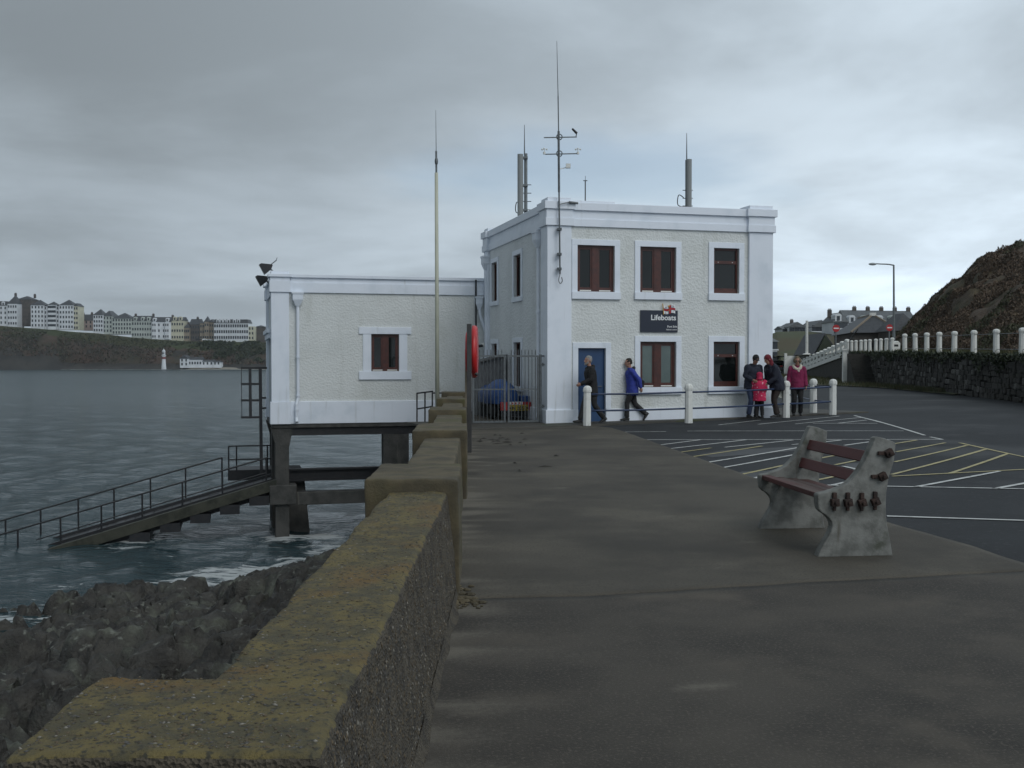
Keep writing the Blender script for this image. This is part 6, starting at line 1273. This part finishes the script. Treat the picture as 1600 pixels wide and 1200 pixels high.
def person(lab, loc, rz, H_, feet, arms, lean=0.0, headpitch=0.0, headturn=0.0, coat=None, coat_len=.78, trousers=None, hair=None, hairstyle='short', hat=None, hood=None, scarf=None, beard=None, shoe=None, girth=1.0, gloves=False, hoodk=1.0, collar=None, glasses=False):
    """faces local +x; feet = ((x, y, z, pitch), ...) left (+y) then right; arms = ((elbow), (wrist)) per side, metres at 1.75 m"""
    s = H_/1.75; t = thing('person', lab, 'person', loc, rz); X = V3(1, 0, 0)
    pel = V3(0, 0, .93); che = V3(lean*.62, 0, 1.30); nek = V3(lean*.95, 0, 1.47); hd = nek+V3(.02+.10*math.sin(headpitch)+.02, 0, .155*math.cos(headpitch)+.005)
    hx = V3(math.cos(headturn)*math.cos(headpitch), math.sin(headturn)*math.cos(headpitch), -math.sin(headpitch)); hu = V3(math.sin(headpitch)*math.cos(headturn), math.sin(headpitch)*math.sin(headturn), math.cos(headpitch)); hs = hu.cross(hx)
    hp = lambda a, b, c: hd+hx*a+hs*b+hu*c
    SH = [che+V3(.0+lean*.2, sd_*.178*girth, .090) for sd_ in (1, -1)]; HPs = [pel+V3(0, sd_*.09, -.02) for sd_ in (1, -1)]
    legs = []
    for i, (fx, fy, fz, fp_) in enumerate(feet): an = V3(fx, fy, .085+fz); legs.append((HPs[i], knee_of(HPs[i], an, .435, .42, X), an, fp_))
    sc = lambda v: tuple(Vector(v)*s)
    def T(mb, pts, rad, n=12, side=None, res=4): return mb.tube([sc(p) for p in pts], [(r[0]*s, r[1]*s) if isinstance(r, tuple) else r*s for r in rad], n, side, res)
    # continuous body with head, face, hands and fingers
    b = MB(); T(b, [pel-V3(0, 0, .1), pel, V3(lean*.25, 0, 1.08), che, che+V3(lean*.2, 0, .13), nek], [(.12, .09), (.15, .10), (.13, .09), (.14, .095), (.085, .07), (.052, .052)], 16, (0, 1, 0)); T(b, [nek-V3(0, 0, .05), hd-hu*.03], [.055, .052])
    T(b, [hp(.005, 0, -.115), hp(.012, 0, -.075), hp(.004, 0, -.01), hp(-.008, 0, .05), hp(-.01, 0, .10), hp(-.01, 0, .118)], [(.034, .045), (.058, .075), (.072, .092), (.074, .096), (.052, .068), (.016, .02)], 18, tuple(hs))
    T(b, [hp(.088, 0, .028), hp(.104, 0, .0), hp(.112, 0, -.022), hp(.090, 0, -.03)], [.010, .012, .016, .010], 8)                     # nose
    T(b, [hp(.084, .026, -.062), hp(.092, 0, -.060), hp(.084, -.026, -.062)], [.006, .010, .006], 8); T(b, [hp(.07, .03, .034), hp(.092, 0, .036), hp(.07, -.03, .034)], [.010, .011, .010], 8)      # mouth, brow
    T(b, [hp(.06, 0, -.10), hp(.078, 0, -.098)], [.02, .018], 8)
    for e in (1, -1): T(b, [hp(-.005, e*.078, .028), hp(-.012, e*.086, 0), hp(-.004, e*.077, -.028)], [(.007, .016), (.008, .02), (.006, .012)], 8)
    hands = []
    for i, e in enumerate((1, -1)):
        el, wr = V3(*arms[i][0]), V3(*arms[i][1]); T(b, [SH[i]-V3(0, (1, -1)[i]*.03, .02), SH[i].lerp(el, .5), el, el.lerp(wr, .4), wr], [.040, .042, .036, .034, .026], 12)
        d = (wr-el).normalized(); up = V3(0, e, 0); up = (up-d*up.dot(d)).normalized(); sd2 = d.cross(up); palm = wr+d*.085; T(b, [wr, wr+d*.04, palm], [(.026, .02), (.040, .017), (.042, .014)], 10, tuple(sd2))
        for k, (off, ln) in enumerate(((.032, .072), (.011, .082), (-.011, .076), (-.031, .058))): p0 = palm+sd2*off-d*.012; p1 = p0+d*ln*.5-up*.012; p2 = p1+d*ln*.36-up*.028; T(b, [p0, p1, p2], [.0092, .0085, .007], 8, None, 3)
        p0 = wr+d*.03+sd2*.034; p1 = p0+d*.035+sd2*.022-up*.01; p2 = p1+d*.03+sd2*.002-up*.014; T(b, [p0, p1, p2], [.011, .010, .008], 8, None, 3); hands.append((el, wr, d))
    for hpn, kn, an, fp_ in legs: T(b, [hpn, hpn.lerp(kn, .5), kn, kn.lerp(an, .35), an], [.078, .066, .05, .05, .034], 12); f = V3(math.cos(fp_), 0, -math.sin(fp_)); u = V3(math.sin(fp_), 0, math.cos(fp_)); T(b, [an-f*.03-u*.03, an+f*.05-u*.045, an+f*.12-u*.058], [(.026, .024), (.030, .020), (.022, .012)], 10, (0, 1, 0))
    remeshed(b, 'body', M_skin, t, .0075*s, 4)
    ey = MB()
    for e in (1, -1): ey.ball(sc(hp(.076, e*.031, .014)), .0115*s, 8, 6)
    ey.build('eyes', M_black, t, smooth=True)
    # trousers and shoes
    m = MB(); T(m, [pel+V3(0, 0, .12), pel, pel-V3(0, 0, .09)], [(.165, .125), (.178, .135), (.14, .125)], 16, (0, 1, 0))
    for hpn, kn, an, fp_ in legs: T(m, [hpn+V3(0, 0, .02), hpn.lerp(kn, .5), kn, kn.lerp(an, .45), an+V3(0, 0, .015)], [.102, .090, .074, .072, .068], 14)
    remeshed(m, 'trousers', trousers, t, .011*s, 6, .008)
    for hpn, kn, an, fp_ in legs:
        f = V3(math.cos(fp_), 0, -math.sin(fp_)); u = V3(math.sin(fp_), 0, math.cos(fp_)); q = MB()
        T(q, [an-f*.075-u*.045, an-f*.03-u*.040, an+f*.06-u*.045, an+f*.15-u*.058, an+f*.195-u*.062], [(.034, .034), (.042, .046), (.046, .038), (.045, .026), (.028, .016)], 12, (0, 1, 0)); T(q, [an-u*.03, an+u*.05], [.048, .05]); T(q, [an-f*.075-u*.077, an+f*.05-u*.077, an+f*.19-u*.077], [(.04, .008), (.048, .008), (.034, .008)], 10, (0, 1, 0))
        remeshed(q, 'shoe', shoe or mat('black_shoe', (.012, .012, .012), .5), t, .009*s, 3)
    # coat
    m = MB(); hz = coat_len; g = girth; T(m, [V3(0, 0, hz), V3(0, 0, hz+.1), pel+V3(.0, 0, .08), V3(lean*.3, 0, 1.10), che, che+V3(lean*.25, 0, .12), nek+V3(0, 0, -.03), nek+V3(0, 0, .02)], [(.205*g, .165*g), (.205*g, .165*g), (.195*g, .155*g), (.19*g, .15*g), (.205*g, .155*g), (.165*g, .12*g), (.085, .085), (.078, .082)], 22, (0, 1, 0))
    for i in (0, 1):
        el, wr, d = hands[i]; T(m, [SH[i]+V3(0, -(1, -1)[i]*.075, .045), SH[i]+V3(0, (1, -1)[i]*.006, .005), SH[i].lerp(el, .5), el, el.lerp(wr, .5), wr+d*.012], [.05, .076, .074, .067, .060, .052], 14)
    remeshed(m, 'coat', coat, t, .012*s, 6, .012, 8)
    if collar: q = MB(); T(q, [nek+V3(-.07, -.07, -.02), nek+V3(-.095, 0, .015), nek+V3(-.07, .07, -.02), nek+V3(.03, .085, -.06), nek+V3(.085, .02, -.10)], [.042, .05, .045, .04, .03], 10); T(q, [nek+V3(-.07, -.07, -.02), nek+V3(.03, -.085, -.06), nek+V3(.085, -.02, -.10)], [.042, .04, .03], 10); remeshed(q, 'collar', collar, t, .010*s, 4, .008, 25)
    if scarf: q = MB(); T(q, [nek+V3(.03+.10*math.cos(a), .105*math.sin(a), .015-.11*max(0, math.cos(a))) for a in np.linspace(0, 2*math.pi, 11)], [.045]*11, 10); T(q, [nek+V3(.11, .02, -.08), nek+V3(.155, .03, -.18)], [.045, .03]); remeshed(q, 'scarf', scarf, t, .010*s, 4, .008, 22)
    def cap(q, k=1.0, low=-.02, front=.075, back=-.05):
        T(q, [hp(-.03, 0, back), hp(-.022, 0, .0), hp(-.016, 0, .05), hp(-.012, 0, .10), hp(-.012, 0, .134*k)], [(.062*k, .072*k), (.081*k, .082*k), (.084*k, .094*k), (.064*k, .078*k), (.02, .025)], 18, tuple(hs))
    if hair:
        q = MB(); cap(q)
        if hairstyle == 'bob':
            for a in np.linspace(.75, 2*math.pi-.75, 9): T(q, [hp(-.01+.07*math.cos(a), .082*math.sin(a), .06), hp(-.012+.084*math.cos(a), .094*math.sin(a), 0), hp(-.012+.08*math.cos(a), .088*math.sin(a), -.06)], [.026, .030, .02], 8)
        remeshed(q, 'hair', hair, t, .008*s, 3, .010, 30)
    if beard: q = MB(); T(q, [hp(.035, .068, -.03), hp(.062, .05, -.075), hp(.085, 0, -.098), hp(.062, -.05, -.075), hp(.035, -.068, -.03)], [.018, .022, .026, .022, .018], 10); remeshed(q, 'beard', beard, t, .007*s, 2, .005, 40)
    if hat: q = MB(); cap(q, 1.09, 0, .07, .0); T(q, [hp(.06, 0, .055), hp(.13, 0, .040)], [(.06, .012), (.045, .008)], 10, tuple(hs)); remeshed(q, 'cap', hat, t, .008*s, 3)
    if hood:
        q = MB(); T(q, [nek+V3(-.03, 0, -.02), hp(-.04, 0, -.08), hp(-.028, 0, .0), hp(-.018, 0, .06), hp(-.014, 0, .11), hp(-.012, 0, .145)], [(a*hoodk, c_*hoodk) for a, c_ in ((.10, .09), (.085, .082), (.094, .094), (.096, .104), (.07, .082), (.02, .025))], 18, tuple(hs)); remeshed(q, 'hood', hood, t, .009*s, 4, .006, 15)
    if glasses:
        q = MB()
        for e in (1, -1): q.ball(sc(hp(.092, e*.032, .014)), tuple(v*s for v in (.008, .026, .02)), 10, 6)
        q.cyl(sc(hp(.097, -.02, .018)), sc(hp(.097, .02, .018)), .004*s, n=6); q.build('sunglasses', M_black, t, smooth=True)
    return t
cl_ = lambda n, c, k=.75, sc=6: mat(n, c, .85, tuple(v*k for v in c), sc, bump=.25, bscale=120, bdist=.004)
M_blackcoat = cl_('black_coat', (.010, .010, .011)); M_drk = cl_('charcoal_trousers', (.020, .020, .021)); M_bluecoat = cl_('royal_blue_coat', (.030, .050, .30)); M_navy = cl_('navy_coat', (.014, .018, .034)); M_jean = cl_('blue_jeans', (.028, .045, .095)); M_brown = cl_('dark_brown_trousers', (.028, .020, .017)); M_mag = cl_('magenta_coat', (.19, .010, .060)); M_maroon = cl_('maroon_hood', (.13, .010, .020))
M_hgrey = cl_('grey_hair', (.26, .26, .25), .6, 40); M_hdark = cl_('dark_hair', (.022, .018, .015), .6, 40); M_hfair = cl_('fair_hair', (.15, .11, .065), .6, 40); M_cream = cl_('cream_scarf', (.52, .48, .40), .8, 30)
def dots():
    m = bpy.data.materials.new('pink_dotted_fabric'); m.use_nodes = True; N = m.node_tree.nodes; L = m.node_tree.links; b = N['Principled BSDF']; b.inputs['Roughness'].default_value = .8
    tc = N.new('ShaderNodeTexCoord'); v = N.new('ShaderNodeTexVoronoi'); v.inputs['Scale'].default_value = 13; L.new(tc.outputs['Object'], v.inputs['Vector']); r = N.new('ShaderNodeMapRange'); L.new(v.outputs['Distance'], r.inputs[0]); r.inputs[1].default_value = .22; r.inputs[2].default_value = .28
    x = N.new('ShaderNodeMix'); x.data_type = 'RGBA'; L.new(r.outputs[0], x.inputs[0]); x.inputs[6].default_value = (.62, .30, .36, 1); x.inputs[7].default_value = (.48, .016, .075, 1); L.new(x.outputs[2], b.inputs['Base Color']); return m
def foot(px, py): p = G(px, py); return (p.x, p.y, gz(p.x, p.y)+.018)
hang = lambda f=0.0: (((f+.0, .235, 1.13), (f+.06, .25, .89)), ((f+.0, -.235, 1.13), (f+.06, -.25, .89)))
def rad(d): return R(d)
person('grey haired bearded man in a black coat walking left past the blue door', foot(924, 662), rad(196), 1.76, ((-.30, .09, .05, .5), (.28, -.09, .0, -.10)), (((.10, .22, 1.14), (.33, .15, 1.03)), ((-.12, -.23, 1.14), (-.04, -.27, .89))), lean=.05, coat=M_blackcoat, coat_len=.70, trousers=M_drk, hair=M_hgrey, beard=M_hgrey, headturn=.15, collar=M_blackcoat, girth=1.0)
person('person in a bright blue hooded coat walking left below the ground floor window', foot(988, 658), rad(184), 1.68, ((.17, .07, .0, 0), (-.38, -.07, .10, .95)), (((-.14, .23, 1.16), (-.20, .20, .93)), ((-.18, -.23, 1.16), (-.24, -.16, .94))), lean=.06, headpitch=.12, coat=M_bluecoat, coat_len=.72, trousers=M_drk, hair=M_hdark, collar=cl_('dark_fur_collar', (.020, .020, .024)), girth=1.05)
b = foot(995, 657); t = thing('handbag', 'black shoulder bag behind the person in the blue coat', 'bag', (b[0]+.05, b[1]-.05, b[2]+.86), 0.1); mb = MB(); mb.prism([(-.13, 0), (.13, .02), (.15, .2), (.03, .27), (-.12, .22)], (-.06, .06), lambda a, e, q: (a, q, e)); mb.build('bag_body', M_blackcoat, t, bevel=.02); mb = MB(); mb.tube([(-.1, 0, .2), (-.12, 0, .45), (-.1, .02, .6)], [.012]*3, 6); mb.build('strap', M_blackcoat, t)
person('man in a black cap, dark jacket and blue jeans looking down beside the station corner', foot(1174.5, 653.5), rad(290), 1.74, ((.02, .12, 0, 0), (.04, -.12, 0, 0)), (((.06, .25, 1.15), (.25, .16, 1.05)), ((.06, -.25, 1.15), (.25, -.14, 1.05))), lean=.10, headpitch=.55, coat=M_navy, coat_len=.80, trousers=M_jean, hair=M_hdark, hat=M_blackcoat, girth=1.15)
person('child in a pink dotted jacket and black trousers standing with back to the fence', foot(1186.5, 654), rad(80), 1.24, ((.0, .11, 0, 0), (.02, -.11, 0, 0)), (((.03, .25, 1.14), (.16, .2, .95)), ((.03, -.25, 1.14), (.16, -.2, .95))), headpitch=.1, coat=dots(), coat_len=.66, trousers=M_blackcoat, hoodk=1.35, hood=cl_('pink_hood', (.42, .016, .07)), hair=M_hdark, girth=1.22)
person('person in a maroon hood and navy jacket bending towards the child', foot(1214, 653), rad(200), 1.72, ((.10, .11, 0, 0), (-.10, -.11, 0, 0)), (((.22, .22, 1.10), (.38, .12, .95)), ((.2, -.22, 1.10), (.36, -.12, .93))), lean=.24, headpitch=.45, coat=M_navy, coat_len=.76, trousers=M_brown, hood=M_maroon, hair=M_hdark, girth=1.2)
b = foot(1219, 652); t = thing('carrier_bag', 'pale carrier bag hanging beside the person in the navy jacket', 'bag', (b[0], b[1]-.1, b[2]+.52), .2); mb = MB(); mb.prism([(-.14, .02), (0, -.02), (.14, .03), (.12, .25), (.05, .3), (-.05, .3), (-.12, .26)], (-.07, .07), lambda a, e, q: (a, q*(1.2-e*2), e)); mb.build('bag_body', mat('bag_plastic', (.45, .47, .42), .5, (.12, .2, .1), 9, (.55, .6)), t, bevel=.02); mb = MB(); mb.tube([(-.06, 0, .29), (0, 0, .42), (.06, 0, .29)], [.01]*3, 6); mb.build('handle', M_postw, t)
person('fair haired woman in a magenta coat with cream scarf and sunglasses by the fence corner', foot(1245, 650.5), rad(262), 1.66, ((.0, .10, 0, 0), (.03, -.10, 0, 0)), hang(), headpitch=.22, coat=M_mag, coat_len=.78, trousers=M_blackcoat, hair=M_hfair, hairstyle='bob', scarf=M_cream, glasses=True, girth=1.02)

# ---- sea air
def haze():
    m = bpy.data.materials.new('sea_air'); m.use_nodes = True; N = m.node_tree.nodes; L = m.node_tree.links; N.remove(N['Principled BSDF'])
    v = N.new('ShaderNodeVolumePrincipled'); v.inputs['Color'].default_value = (.80, .87, .92, 1); v.inputs['Density'].default_value = 0.00011; v.inputs['Anisotropy'].default_value = 0.2; L.new(v.outputs[0], N['Material Output'].inputs['Volume'])
    mb = MB(); mb.box(-1100, 900, -120, 1650, -12, 60); tag(mb.build('haze', m), kind='stuff')
haze()
